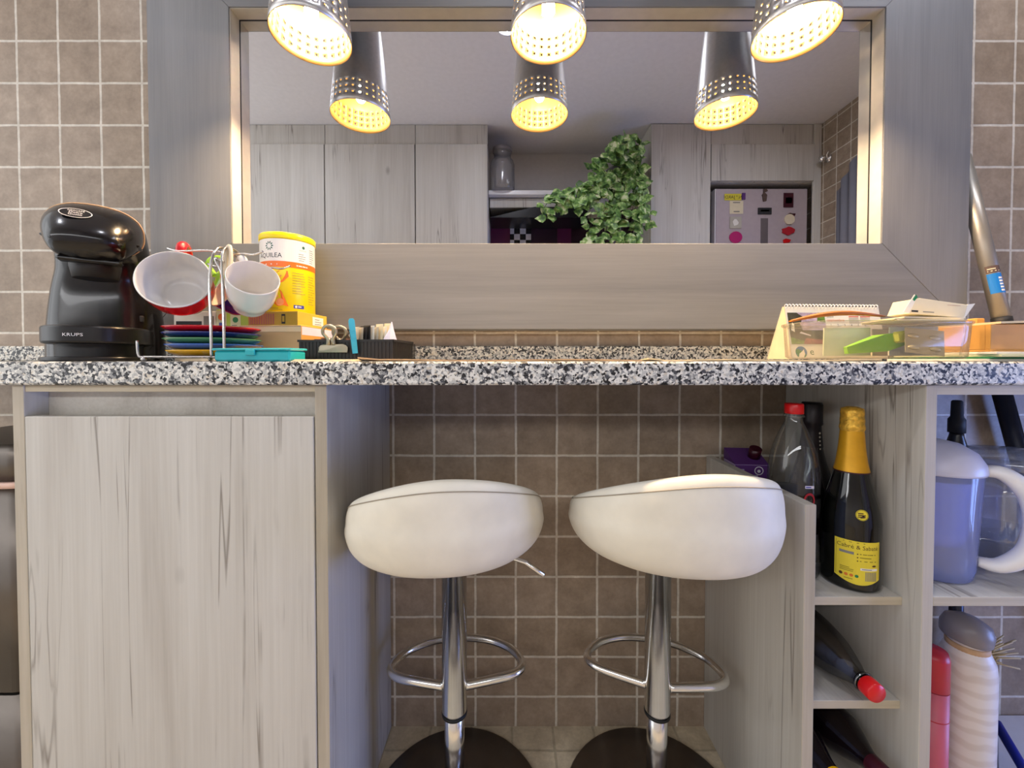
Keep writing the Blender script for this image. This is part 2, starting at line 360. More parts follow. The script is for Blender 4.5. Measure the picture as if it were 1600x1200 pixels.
    def ball(s, c, r, n=16, mi=0, sc=(1,1,1)):
        c = Vector(c); rg = []
        for i in range(n//2 + 1):
            t = math.pi * (i / (n//2)); rr = max(math.sin(t), 0.001); rg.append([c + Vector((r*rr*math.cos(2*math.pi*j/n)*sc[0], r*rr*math.sin(2*math.pi*j/n)*sc[1], -r*math.cos(t)*sc[2])) for j in range(n)])
        return s.rings(rg, mi)
    def prism(s, poly, ext, mi=0):
        """poly: 3D points of a planar outline, extruded by the vector ext"""
        e = Vector(ext); P = [Vector(p) for p in poly]; n = len(P)
        vs = P + [p + e for p in P]
        fs = [list(range(n))[::-1], list(range(n, 2*n))] + [(i, (i+1) % n, n+(i+1) % n, n+i) for i in range(n)]
        return s.add(vs, fs, mi)
    def build(s, name, mats, parent=None, loc=None, bevel=0.0, seg=2, local=False):
        me = bpy.data.meshes.new(name); me.from_pydata(s.v, [], s.f)
        mats = [mats] if isinstance(mats, str) else mats
        for m in mats: me.materials.append(M[m])
        me.polygons.foreach_set('material_index', s.m); me.polygons.foreach_set('use_smooth', s.sm)
        me.update()
        o = bpy.data.objects.new(name, me); COL.objects.link(o)
        if parent is not None: o.parent = parent
        if loc is not None: o.location = loc
        if bevel:
            b = o.modifiers.new('bevel', 'BEVEL'); b.width = bevel; b.segments = seg; b.limit_method = 'ANGLE'; b.angle_limit = R(40)
        return o
def fix_normals(o):
    import bmesh
    bm = bmesh.new(); bm.from_mesh(o.data); bmesh.ops.recalc_face_normals(bm, faces=bm.faces); bm.to_mesh(o.data); bm.free(); return o
def tag(o, label, cat, group=None):
    o['label'] = label; o['category'] = cat
    if group: o['group'] = group
    return o
def struct(o): o['kind'] = 'structure'; return o
def thing(name, label, cat, loc=(0, 0, 0), rot=(0, 0, 0), group=None):
    o = bpy.data.objects.new(name, None); o.empty_display_size = 0.05; COL.objects.link(o)
    o.location = loc; o.rotation_euler = rot; return tag(o, label, cat, group)
def children(o): return [c for c in bpy.data.objects if c.parent == o]
def copy_tree(o, parent=None):
    c = o.copy(); COL.objects.link(c)
    if parent is not None: c.parent = parent
    for ch in children(o): copy_tree(ch, c)
    return c
_tc = {}
def text_geo(s, size=1.0, align='LEFT'):
    key = (s, align)
    if key not in _tc:
        cu = bpy.data.curves.new('t', 'FONT'); cu.body = s; cu.align_x = align; cu.size = 1.0; cu.resolution_u = 2
        ob = bpy.data.objects.new('t', cu); COL.objects.link(ob)
        bpy.context.view_layer.update()
        dg = bpy.context.evaluated_depsgraph_get(); ev = ob.evaluated_get(dg); me = ev.to_mesh()
        _tc[key] = ([tuple(v.co) for v in me.vertices], [tuple(p.vertices) for p in me.polygons])
        ev.to_mesh_clear(); bpy.data.objects.remove(ob); bpy.data.curves.remove(cu)
    v, f = _tc[key]; return [(a*size, b*size) for a, b, c in v], f
class Print:
    """flat printing (u to the right, v up, layer outward) laid on a surface by a mapping"""
    def __init__(s): s.p = []; s.mats = []
    def mi(s, m):
        if m not in s.mats: s.mats.append(m)
        return s.mats.index(m)
    def poly(s, pts, m, l=1): s.p.append(([tuple(q) for q in pts], [tuple(range(len(pts)))], s.mi(m), l)); return s
    def rect(s, u0, v0, u1, v1, m, l=1, k=8):
        vs = []; fs = []
        for i in range(k + 1):
            u = u0 + (u1-u0)*i/k; vs += [(u, v0), (u, v1)]
        for i in range(k): fs.append((2*i, 2*i+2, 2*i+3, 2*i+1))
        s.p.append((vs, fs, s.mi(m), l)); return s
    def disc(s, u, v, r, m, l=1, n=24, ry=None): return s.poly([(u + r*math.cos(2*math.pi*i/n), v + (ry or r)*math.sin(2*math.pi*i/n)) for i in range(n)], m, l)
    def ring(s, u, v, r, r2, m, l=1, n=28, ky=1.0):
        vs = []
        for i in range(n): a = 2*math.pi*i/n; vs += [(u+r*math.cos(a), v+ky*r*math.sin(a)), (u+r2*math.cos(a), v+ky*r2*math.sin(a))]
        s.p.append((vs, [(2*i+1, 2*i, (2*i+2) % (2*n), (2*i+3) % (2*n)) for i in range(n)], s.mi(m), l)); return s
    def text(s, t, u, v, size, m, l=2, align='LEFT', sx=1.0):
        vs, fs = text_geo(t, size, align); s.p.append(([(u + a*sx, v + b) for a, b in vs], fs, s.mi(m), l)); return s
    def lines(s, u0, v0, u1, rows, pitch, h, m, l=2, seed=1):
        rn = random.Random(seed)
        for i in range(rows): s.rect(u0, v0 - i*pitch, u0 + (u1-u0)*rn.uniform(0.6, 1.0), v0 - i*pitch + h, m, l, 3)
        return s
    def build(s, name, mp, parent, step=0.0002):
        b = MB()
        for vs, fs, mi, l in s.p: b.add([mp(u, v, l*step) for u, v in vs], fs, mi)
        return b.build(name, s.mats, parent)
def plane_map(o, ux, uv):
    o, ux, uv = Vector(o), Vector(ux).normalized(), Vector(uv).normalized(); nn = ux.cross(uv)
    return lambda u, v, h: o + ux*u + uv*v + nn*h
def cyl_map(c, r, ang, z0):
    """c axis point; ang: direction (radians) the label's middle faces"""
    c = Vector(c)
    return lambda u, v, h: Vector((c.x + (r+h)*math.cos(ang + u/r), c.y + (r+h)*math.sin(ang + u/r), c.z + z0 + v))
# ------------------------------------------------------------------ the room
WY, ZT, CEIL, RX, LX, FY = 0.96, 0.907, 2.40, 1.96, -2.3, -1.0
FR = 0.634                                            # distance of the cabinet fronts
struct(MB().box((LX, WY, 0), (RX, WY + 0.1, CEIL)).build('wall_back', 'wall_tile'))
struct(MB().box((LX, FY - 0.1, -0.1), (RX + 0.1, WY + 0.1, 0)).build('floor', 'floor_tile'))
struct(MB().box((LX, FY - 0.1, CEIL), (RX + 0.1, WY + 0.1, CEIL + 0.1)).build('ceiling', 'paint_white'))
struct(MB().box((LX, FY - 0.1, 0), (RX, FY, CEIL)).build('wall_front', 'paint_white'))
b = MB(); wy0, wy1, wz0, wz1 = -0.34, 0.50, 0.08, 1.14                  # right wall with its window opening
b.box((RX, FY, 0), (RX + 0.1, wy0, CEIL)); b.box((RX, wy1, 0), (RX + 0.1, WY + 0.1, CEIL))
b.box((RX, wy0, 0), (RX + 0.1, wy1, wz0)); b.box((RX, wy0, wz1), (RX + 0.1, wy1, CEIL))
struct(b.build('wall_right', 'side_tile'))
wn = MB()
for a, c in (((RX+.03, wy0, wz0), (RX+.08, wy0+.05, wz1)), ((RX+.03, wy1-.05, wz0), (RX+.08, wy1, wz1)), ((RX+.03, wy0, wz0), (RX+.08, wy1, wz0+.05)), ((RX+.03, wy0, wz1-.05), (RX+.08, wy1, wz1)), ((RX+.03, .055, wz0), (RX+.08, .105, wz1))): wn.box(a, c)
wf = struct(wn.build('window_1', 'white_plastic'))
MB().box((RX+.052, wy0+.04, wz0+.04), (RX+.056, wy1-.04, wz1-.04)).build('pane', 'pane', wf)
struct(MB().box((-1.3, WY - 0.02, ZT), (1.5, WY, ZT + 0.0355), c=0.002).build('trim_1', 'granite'))

# ------------------------------------------------------------------ ceiling downlights
def downlight(x, label, y=0.10):
    t = thing('ceiling_downlight', label, 'ceiling light', (x, y, CEIL), group='ceiling downlights')
    MB().lathe([(0.060, 0), (0.060, -0.004), (0.046, -0.008), (0.044, -0.003), (0.044, 0)], 32, cap0=False, cap1=False).build('ring', 'white_plastic', t)
    MB().lathe([(0.044, -0.003), (0.0005, -0.0032)], 32, cap0=False, cap1=True).build('lens', 'downlight', t)
downlight(-0.02, 'small round ceiling downlight seen as bright dot in the mirror above the middle pendant')
downlight(-1.45, 'round ceiling downlight added out of sight to fill the coffee machine end')  # unseen downlight, added as fill on the left
downlight(1.47, 'round ceiling downlight added out of sight to fill the window end', 0.30)  # unseen downlight, added as fill toward the window

downlight(1.17, 'round ceiling downlight added out of sight to brighten the right end of the counter', 0.52)  # unseen downlight, added to brighten the right-hand tiles

# ------------------------------------------------------------------ framed mirror
fx0, fx1, fz0, fz1 = -0.827, 1.044, ZC + 0.070, ZC + 1.0
ix0, ix1, iz0, iz1 = -0.641, 0.846, ZC + 0.266, ZC + 0.798
mir = thing('wall_mirror', 'wide wall mirror in a broad grey wood frame above the counter', 'mirror', (0.11, WY, fz0))
off = Vector((0.11, WY, fz0))
fy, gy = 0.9055, 0.957
def rail(o0, o1, i1, i0, m):
    P = [Vector((p[0], fy, p[1])) - off for p in (o0, o1, i1, i0)]
    return MB().prism(P, (0, gy - fy, 0)).build('frame_rail', m, mir, bevel=0.0012)
g = 0.0006
rail((fx0, fz0), (fx1, fz0), (ix1, iz0), (ix0, iz0), 'grey_frame_flat')
rail((fx1, fz1), (fx0, fz1), (ix0, iz1), (ix1, iz1), 'grey_frame_flat')
rail((fx0, fz1), (fx0, fz0 + g), (ix0, iz0 + g), (ix0, iz1), 'grey_frame')
rail((fx1, fz0 + g), (fx1, fz1), (ix1, iz1), (ix1, iz0 + g), 'grey_frame')
MB().box(Vector((ix0 - .003, GLASS_Y, iz0 - .003)) - off, Vector((ix1 + .003, 0.956, iz1 + .003)) - off).build('mirror_glass', 'mirror_glass', mir)
t_ = 0.0012                                                           # boards added inside the frame, paler to stand in for light there
for a, c in (((ix0, fy + .003, iz0), (ix0 + t_, GLASS_Y - .0016, iz1)), ((ix1 - t_, fy + .003, iz0), (ix1, GLASS_Y - .0016, iz1)), ((ix0 + t_, fy + .003, iz1 - t_), (ix1 - t_, GLASS_Y - .0016, iz1))):
    MB().box(Vector(a) - off, Vector(c) - off).build('reveal_board', 'reveal_pale', mir)
b = MB()                                                              # dark strips painted in as the shadow gap between frame and glass
for a, c in (((ix0, GLASS_Y - .0015, iz0), (ix0 + .0022, GLASS_Y - .0002, iz1)), ((ix1 - .0022, GLASS_Y - .0015, iz0), (ix1, GLASS_Y - .0002, iz1)), ((ix0, GLASS_Y - .0015, iz1 - .0022), (ix1, GLASS_Y - .0002, iz1))):
    b.box(Vector(a) - off, Vector(c) - off)
b.build('shadow_strip', 'rubber', mir)

# ------------------------------------------------------------------ pendant lamps
def pendant(x, y, z, label):
    t = thing('pendant_lamp', label, 'lamp', (x, y, z), group='pendant lamps over the counter')
    H, r0, r1 = 0.33, 0.0765, 0.040
    rad = lambda h: r0 + (r1 - r0) * (h / H) ** 1.15
    nc, hr, rows = 28, 0.0026, (0.020, 0.036, 0.052)
    b = MB(); P = lambda a, h: Vector((rad(h)*math.cos(a), rad(h)*math.sin(a), h))
    band = [0.0, 0.012, 0.028, 0.044, 0.060]
    def plain(h0, h1, k):
        for i in range(k):
            a, c = h0 + (h1-h0)*i/k, h0 + (h1-h0)*(i+1)/k
            b.rings([[P(2*math.pi*j/(nc*2), q) for j in range(nc*2)] for q in (a, c)], 0, False, False)
    plain(0, 0.012, 1)
    for ri, hz in enumerate(rows):
        lo, hi = band[ri+1], band[ri+2]
        for j in range(nc):
            a0, a1 = 2*math.pi*j/nc, 2*math.pi*(j+1)/nc; am = (a0+a1)/2
            outer = [(a0, lo), (am, lo), (a1, lo), (a1, hz), (a1, hi), (am, hi), (a0, hi), (a0, hz)]
            inner = []
            for q in range(8):
                th = math.pi*(5/4 + q/4); inner.append((am + hr*math.cos(th)/rad(hz), hz + hr*math.sin(th)))
            vs = [P(*q) for q in outer] + [P(*q) for q in inner]
            b.add(vs, [(q, (q+1) % 8, 8 + (q+1) % 8, 8 + q) for q in range(8)], 0, True)
    plain(0.060, H, 12)
    b.rings([[P(2*math.pi*j/56, H) for j in range(56)], [Vector((0.012*math.cos(2*math.pi*j/56), 0.012*math.sin(2*math.pi*j/56), H + 0.012)) for j in range(56)]], 0, False, True)
    o = b.build('shade', ['steel', 'lamp_inner'], t); 
    import bmesh
    bm = bmesh.new(); bm.from_mesh(o.data); bmesh.ops.remove_doubles(bm, verts=bm.verts, dist=1e-5); bmesh.ops.recalc_face_normals(bm, faces=bm.faces); bm.to_mesh(o.data); bm.free()
    s = o.modifiers.new('wall', 'SOLIDIFY'); s.thickness = 0.0012; s.offset = -1; s.material_offset = 1; s.material_offset_rim = 1
    MB().lathe([(0.003, 0.040), (0.009, 0.042), (0.0125, 0.048), (0.0125, 0.078), (0.010, 0.084)], 24).build('bulb', 'bulb', t)
    MB().lathe([(0.011, 0.0845), (0.017, 0.088), (0.019, 0.100), (0.019, 0.150), (0.012, 0.158)], 20).build('bulb_socket', 'white_plastic', t); MB().cyl((0, 0, 0.157), (0, 0, H + 0.012), 0.004, n=10).build('stem', 'steel', t)
    MB().cyl((0, 0, H + 0.010), (0, 0, CEIL - z - 0.02), 0.003, n=8).build('cord', 'rubber', t)
    MB().lathe([(0.05, CEIL - z), (0.05, CEIL - z - 0.012), (0.042, CEIL - z - 0.022), (0.004, CEIL - z - 0.024)], 32).build('canopy', 'steel', t)
zl = ZC + 0.651
pendant(-0.406, 0.81, zl, 'leftmost perforated steel pendant lamp, hanging before the mirror near the coffee machine')
pendant(0.0735, 0.81, zl + 0.003, 'middle perforated steel pendant lamp, hanging before the mirror')
pendant(0.572, 0.81, zl + 0.007, 'rightmost perforated steel pendant lamp, hanging before the mirror near the aluminium pole')

# ------------------------------------------------------------------ counter and cabinets
tag(MB().box((-1.3, 0.62, ZT - 0.037), (1.5, WY, ZT), c=0.003).build('countertop', 'granite'), 'speckled grey granite countertop running along the tiled wall', 'countertop')
ZU = ZT - 0.037
cab = thing('base_cabinet', 'pale oak base cabinet with a tall handleless door under the counter', 'cabinet', (-0.5525, 0.79, 0))
o = Vector((0.5525, -0.79, 0))
def part(b, name, m, par, **k): return b.build(name, m, par, **k)
def panel(name, a, c, par, org, face='laminate', edge='laminate_edge', ez=None, bevel=0.001):
    """a board: face material with front edge strip in edge material"""
    a, c = Vector(a) - org, Vector(c) - org; b = MB()
    b.box(a, c, 0)
    for i, f in enumerate(b.f):
        if i % 6 == 2: b.m[i] = 1
    return b.build(name, [face, edge], par, bevel=bevel)
co = Vector((-0.5525, 0.79, 0))
panel('side_panel', (-0.8065, FR, 0), (-0.788, WY - .001, ZU - .001), cab, co)
panel('side_panel', (-0.3185, FR, 0), (-0.299, WY - .001, ZU - .001), cab, co)
panel('door', (-0.786, FR - 0.001, 0.085), (-0.3205, FR + 0.018, ZC - 0.0915), cab, co, edge='laminate', bevel=0.0015)
panel('top_rail', (-0.788, FR + 0.002, ZU - 0.012), (-0.3185, FR + 0.06, ZU - .001), cab, co, edge='laminate_edge_flat')
panel('grip_recess', (-0.788, FR + 0.034, ZU - 0.10), (-0.3185, FR + 0.052, ZU - 0.012), cab, co, edge='laminate_shelf')
panel('toe_kick', (-0.788, FR + 0.05, 0), (-0.3185, FR + 0.066, 0.083), cab, co, edge='laminate_edge_flat')
panel('bottom_board', (-0.788, FR + 0.02, 0.084), (-0.3185, WY - .002, 0.10), cab, co, edge='laminate_edge_flat')

rack = thing('bottle_rack', 'pale oak open bottle rack with a low left side right of the stools', 'shelving', (0.58, 0.79, 0))
ro = Vector((0.58, 0.79, 0))
zp = ZC - 0.2355
panel('side_panel', (0.4755, FR, 0), (0.494, WY - .001, zp), rack, ro)
panel('side_panel', (0.6680, FR, 0), (0.6865, WY - .001, ZU - .001), rack, ro)
zs1, zs2, zs3 = ZC - 0.406, ZC - 0.5865, 0.150
for z in (zs1, zs2, zs3):
    panel('shelf', (0.494, 0.666, z - 0.0145), (0.668, WY - .002, z), rack, ro, face='laminate_shelf', edge='laminate_edge_flat')
unit = thing('open_shelf_unit', 'pale oak open shelf unit holding the water pitcher at the right end', 'shelving', (1.09, 0.79, 0))
uo = Vector((1.09, 0.79, 0))
zq1, zq2 = ZC - 0.3865, 0.030
panel('top_rail', (0.6865, FR + .004, ZU - 0.017), (1.48, FR + 0.03, ZU - .001), unit, uo, edge='laminate_edge_flat')
panel('shelf', (0.6865, FR, zq1 - 0.0155), (1.48, 0.90, zq1), unit, uo, face='laminate_shelf', edge='laminate_edge_flat')
panel('bottom_board', (0.6865, FR, 0.0), (1.48, WY - .002, zq2), unit, uo, face='white_plastic', edge='laminate_edge_flat')
panel('support_post', (1.44, 0.87, zq2), (1.48, 0.899, zq1 - .016), unit, uo); panel('support_post', (1.44, 0.87, zq1), (1.48, 0.899, ZU - .001), unit, uo)

# ------------------------------------------------------------------ stools
def stool(x, y, zb, a0, dh, hfar, rx, ry, fr, label, leverang, sx=1.0, tilt=0.0, sdx=0.0, sdy=0.0):
    t = thing('bar_stool', label, 'stool', (x, y, 0), group='bar stools under the counter')
    MB().lathe([(0.180, 0.0002), (0.182, 0.004), (0.178, 0.010), (0.10, 0.016), (0.040, 0.024), (0.034, 0.034), (0.031, 0.040)], 64).build('base', 'base_steel', t)
    MB().cyl((0, 0, 0.034), (0, 0, 0.262), 0.0195, n=32).build('lower_column', 'chrome', t)
    MB().lathe([(0.0210, 0.2145), (0.0245, 0.2150), (0.0245, 0.2200), (0.0245, zb - 0.006), (0.044, zb - 0.004), (0.05, zb + 0.004)], 32).build('upper_column', 'chrome', t)
    MB().lathe([(0.0200, 0.2095), (0.0250, 0.2100), (0.0250, 0.2148), (0.0200, 0.2150)], 32).build('collar', 'rubber', t)
    N = 96; secs = []
    for j in range(N):
        a = 2*math.pi*j/N; e = 2.25; ca, sa = math.cos(a), math.sin(a); k = (abs(ca)**e + abs(sa)**e) ** (-1/e)
        H = hfar + dh * (0.5 + 0.5*math.cos(a + math.pi/2 - a0)) ** 1.3
        q_ = min(1.0, H/0.15)
        prof = [(0.0, 0.0), (0.40, 0.001), (0.66, 0.010*q_), (0.84, 0.022*q_), (0.95, 0.046*q_), (1.0, 0.080*q_), (0.994, 0.104*q_ + .15*max(0, H - .15)), (0.982, H*0.84), (0.945, H*0.965), (0.87, H), (0.78, H*0.965), (0.62, H*0.76), (0.4, hfar*0.62), (0.02, hfar*0.55)]
        prof = [(r, z + tilt*ca*r*(1 - z/H if z < H else 0)) for r, z in prof]
        q = catmull([(r, z, 0) for r, z in prof], 5)
        secs.append([Vector((sdx + rx*k*ca*p[0], sdy + ry*k*sa*p[0], zb + p[1])) for p in q])
    rg = [[secs[j][i] for j in range(N)] for i in range(len(secs[0]))]
    rg = rg[1:]
    MB().rings(rg, 0, True, True).build('seat', 'leather', t)
    si = 37
    MB().tube([rg[si][j] + (rg[si][j] - Vector((0, 0, rg[si][j].z))).normalized()*0.0005 for j in range(N)], 0.0010, 6, closed=True).build('seam_piping', 'seam', t)
    zf = 0.264; c, s_ = math.cos(fr), math.sin(fr)
    pts = [(0.022, 0.0), (0.075, 0.012), (0.116, 0.024), (0.136, 0.042), (0.134, 0.066), (0.110, 0.100), (0.06, 0.127), (0.0, 0.135), (-0.06, 0.127), (-0.110, 0.100), (-0.134, 0.066), (-0.136, 0.042), (-0.116, 0.024), (-0.075, 0.012), (-0.022, 0.0)]
    pts = [(p[0]*sx, p[1], zf) for p in pts]
    MB().tube(catmull([(p[0]*c - p[1]*s_, p[0]*s_ + p[1]*c, p[2]) for p in pts], 5), 0.0085, 12).build('footrest', 'chrome', t)
    d = Vector((math.cos(leverang), math.sin(leverang), 0))
    MB().tube([d*0.03 + Vector((0, 0, zb - 0.010)), d*0.09 + Vector((0, 0, zb - 0.006)), d*0.150 + Vector((0, 0, zb - 0.013)), d*0.185 + Vector((0, 0, zb - 0.030))], 0.0042, 10).build('height_lever', 'chrome', t)
    return t
stool(-0.114, 0.768, 0.553, R(9), 0.132, 0.042, 0.177, 0.155, R(2), 'white leather bar stool on the left, its seat beside the base cabinet', R(-22), tilt=0.006, sdx=-0.005, sdy=-0.040)
stool(0.288, 0.768, 0.564, R(6), 0.112, 0.066, 0.176, 0.152, R(-12), 'white leather bar stool on the right, its seat beside the bottle rack', R(-12), tilt=-0.008, sdx=-0.008, sdy=-0.066)
# ------------------------------------------------------------------ coffee machine
cm = thing('coffee_machine', 'black capsule coffee machine with rounded arched head on the counter', 'coffee machine', (-0.798, 0.772, ZT), (0, 0, R(37)))
spine = [((0.050, 0.0), .086, .090), ((0.050, .03), .086, .083), ((0.047, .08), .084, .068), ((0.040, .14), .077, .056), ((0.027, .185), .068, .052), ((0.004, .224), .066, .051), ((-0.034, .242), .065, .047), ((-0.070, .231), .063, .044), ((-0.098, .210), .056, .038), ((-0.115, .191), .043, .027), ((-0.121, .184), .015, .009)]
pa = catmull([(p[0][0], p[0][1], 0) for p in spine], 5); wa = catmull([(p[1], p[2], 0) for p in spine], 5)
rg = []
for i, p in enumerate(pa):
    tt = pa[min(i+1, len(pa)-1)] - pa[max(i-1, 0)]; tt.normalize()
    if i == 0: tt = Vector((0, 1, 0))
    nx, nz = tt.y, -tt.x                                  # normal in the side plane (y, z)
    ring = []
    for j in range(48):
        a = 2*math.pi*j/48; e = 2.4; ca, sa = math.cos(a), math.sin(a); k = (abs(ca)**e + abs(sa)**e) ** (-1/e)
        ring.append(Vector((wa[i].x*k*ca, p.x + nx*wa[i].y*k*sa, p.y + nz*wa[i].y*k*sa)))
    rg.append(ring)
fix_normals(MB().rings(rg[:33]).build('body', 'black_gloss', cm))
hd = fix_normals(MB().rings(rg[32:]).build('head', 'black_gloss', cm))
fix_normals(MB().tube([p + (p - Vector((0, pa[32].x, pa[32].y)))*0.004 for p in rg[32]], 0.0012, 6, closed=True).build('head_seam', 'mat_leather', hd))
def halfplate(z0, z1, r, yc, back, n=72, lip=0.0):
    out = [(r*math.cos(math.pi + math.pi*i/n), yc + r*1.05*math.sin(math.pi + math.pi*i/n)) for i in range(n + 1)]
    out = [(-r, back)] + out + [(r, back)]
    return MB().prism([(x, y, z0) for x, y in out], (0, 0, z1 - z0))
fix_normals(halfplate(0.031, 0.062, 0.071, -0.048, 0.02).build('drip_tray', 'black_satin', cm, bevel=0.004))
fix_normals(halfplate(0.0, 0.008, 0.073, -0.045, 0.05).build('base_plate', 'black_satin', cm, bevel=0.002))
fix_normals(halfplate(0.008, 0.031, 0.058, -0.035, 0.03).build('pedestal', 'black_matte', cm))
MB().box((-0.05, -0.060, 0.0615), (0.05, 0.0, 0.064), c=0.001).build('drip_grid', 'black_matte', cm)
b = MB(); b.box((-0.044, -0.127, 0.201), (0.044, -0.104, 0.209), c=0.003); b.box((-0.062, -0.088, 0.212), (-0.056, -0.045, 0.219), c=0.003); b.box((0.056, -0.088, 0.212), (0.062, -0.045, 0.219), c=0.003)
b.build('lock_lever', 'black_satin', cm)
b = MB(); b.box((-0.04, -0.108, 0.172), (0.04, -0.085, 0.180), c=0.003); b.build('lower_lever', 'black_satin', cm)
MB().lathe([(0.030, 0.150), (0.034, 0.170), (0.036, 0.205)], 24, mtx=Matrix.Translation((0, -0.060, 0.0))).build('capsule_holder', 'black_matte', cm)
MB().cyl((-0.04, -0.0085, 0.085), (-0.04, 0.0, 0.086), 0.0065, n=16).build('power_button', 'rubber', cm)
MB().box((0.050, -0.010, 0.078), (0.058, 0.0, 0.092), c=0.002).build('side_button', 'rubber', cm)
p = Print(); p.text('KRUPS', 0, 0, 0.0075, 'white_plastic', 1, 'CENTER', 1.25)
p.build('maker_lettering', lambda u, v, h: Vector(((.0713 + h)*math.cos(R(-106) + u/.072), -.048 + (.0749 + h)*math.sin(R(-106) + u/.072), .043 + v)), cm)
# oval badge on the upper front of the head: laid on the head surface along its normal
i0 = 36
c0 = (rg[i0][12] if rg[i0][12].z > rg[i0][36].z else rg[i0][36]); i1 = 40
c1 = (rg[i1][12] if rg[i1][12].z > rg[i1][36].z else rg[i1][36])
uv_ = (c0 - c1).normalized()
p = Print(); p.disc(0, 0, 0.020, 'black_satin', 1, ry=0.0135); p.ring(0, 0, 0.0200, 0.0188, 'white_plastic', 2, ky=0.68)
p.text('NESCAFÉ', 0, 0.0048, 0.0050, 'white_plastic', 3, 'CENTER'); p.text('Dolce', 0, -0.0012, 0.0068, 'white_plastic', 3, 'CENTER'); p.text('Gusto', 0, -0.0072, 0.0068, 'white_plastic', 3, 'CENTER')
mid = (c0 + c1) / 2
p.build('oval_badge', plane_map(mid + Vector((-0.014, 0, 0)) + Vector((1, 0, 0)).cross(uv_) * 0.0015, (1, 0.0, 0), uv_), cm, 0.0003)

# ------------------------------------------------------------------ wire stand, saucers and mugs
SX, SY = -0.515, 0.712
st = thing('mug_stand', 'chrome wire stand carrying the hanging mugs and the saucers on the counter', 'mug stand', (SX, SY, ZT))
wr = 0.0019
b = MB(); hw, hd_ = 0.085, 0.071
base = [(-hw, -hd_, .0075), (hw, -hd_, .0075), (hw, hd_, .0075), (-hw, hd_, .0075)]
b.tube(base, wr, 8, closed=True)
for q in base: b.ball((q[0], q[1], 0.004), 0.004, 10)
b.tube([(-hw, 0, .0075), (hw, 0, .0075)], wr, 8); b.tube([(0, -hd_, .0075), (0, hd_, .0075)], wr, 8)
b.tube(catmull([(-hw, -hd_, .0075), (-hw - .006, -hd_ - .002, .010), (-hw - .008, -hd_ - .002, .034)], 5), wr, 8)
b.build('base_wire', 'wire_chrome', st)
for s_ in (0.026, 0.047):
    MB().tube(catmull([(s_, -hd_, .0075), (s_ - .002, -hd_ + .002, .06), (s_ - .006, -hd_ + .006, .14), (s_*.6 + .008, -0.055, .185), (s_*.5 + .008, -0.02, .193), (s_*.5 + .008, 0.02, .175)], 6), 0.0023, 8).build('upright', 'wire_chrome', st)
for s_, yy, zz in ((-1, -0.052, 0.185), (1, -0.046, 0.181), (-1, 0.035, 0.180), (1, 0.035, 0.176)):
    MB().tube(catmull([(0.03, yy + .008, zz), (.028 + s_*.03, yy + .006, zz + .002), (.020 + s_*.060, yy, zz - .001), (.018 + s_*.078, yy, zz + .004)], 6), wr, 8).build('hook', 'wire_chrome', st)
MB().tube(catmull([(0.038, -0.055, 0.125), (0.044, -0.050, 0.165), (0.040, -0.045, 0.193), (0.034, -0.045, 0.186), (0.036, -0.05, 0.145)], 6), 0.0032, 8).build('curl', 'cream_gloss', st)
MB().tube(catmull([(0.020, -0.035, 0.125), (0.014, -0.030, 0.165), (0.018, -0.030, 0.190), (0.024, -0.035, 0.182), (.020, -.04, .15)], 6), 0.0026, 8).build('curl', 'wire_chrome', st)
MB().tube(catmull([(0.034, -0.050, 0.165), (0.020, -0.052, 0.172), (0.028, -0.050, 0.150), (0.032, -.05, .128)], 6), 0.0022, 8).build('curl', 'wire_chrome', st)

for i, (m, zb_, lab, dx) in enumerate((('yellow_gloss', .0098, 'yellow square saucer at the bottom of the saucer stack', .006), ('blue_gloss', .0200, 'mid blue square saucer second from the bottom of the stack', .004), ('green_gloss', .0302, 'green square saucer in the middle of the saucer stack', .001), ('navy_gloss', .0404, 'dark navy square saucer just under the red one', -.001), ('red_gloss', .0506, 'red square saucer on top of the saucer stack', -.001))):
    k = 1.0
    prof = [(0.052, 0.0), (0.054, 0.0), (0.064, 0.0048), (0.0675, 0.0076), (0.0686, 0.0092), (0.067, 0.0099), (0.052, 0.0034), (0.0005, 0.0028)]
    tag(MB().lathe(prof, 64, sq=2.5).build('saucer', m, loc=(SX - .025 + dx, SY + .004, ZT + zb_)), lab, 'saucer', 'square saucers stacked on the wire stand')

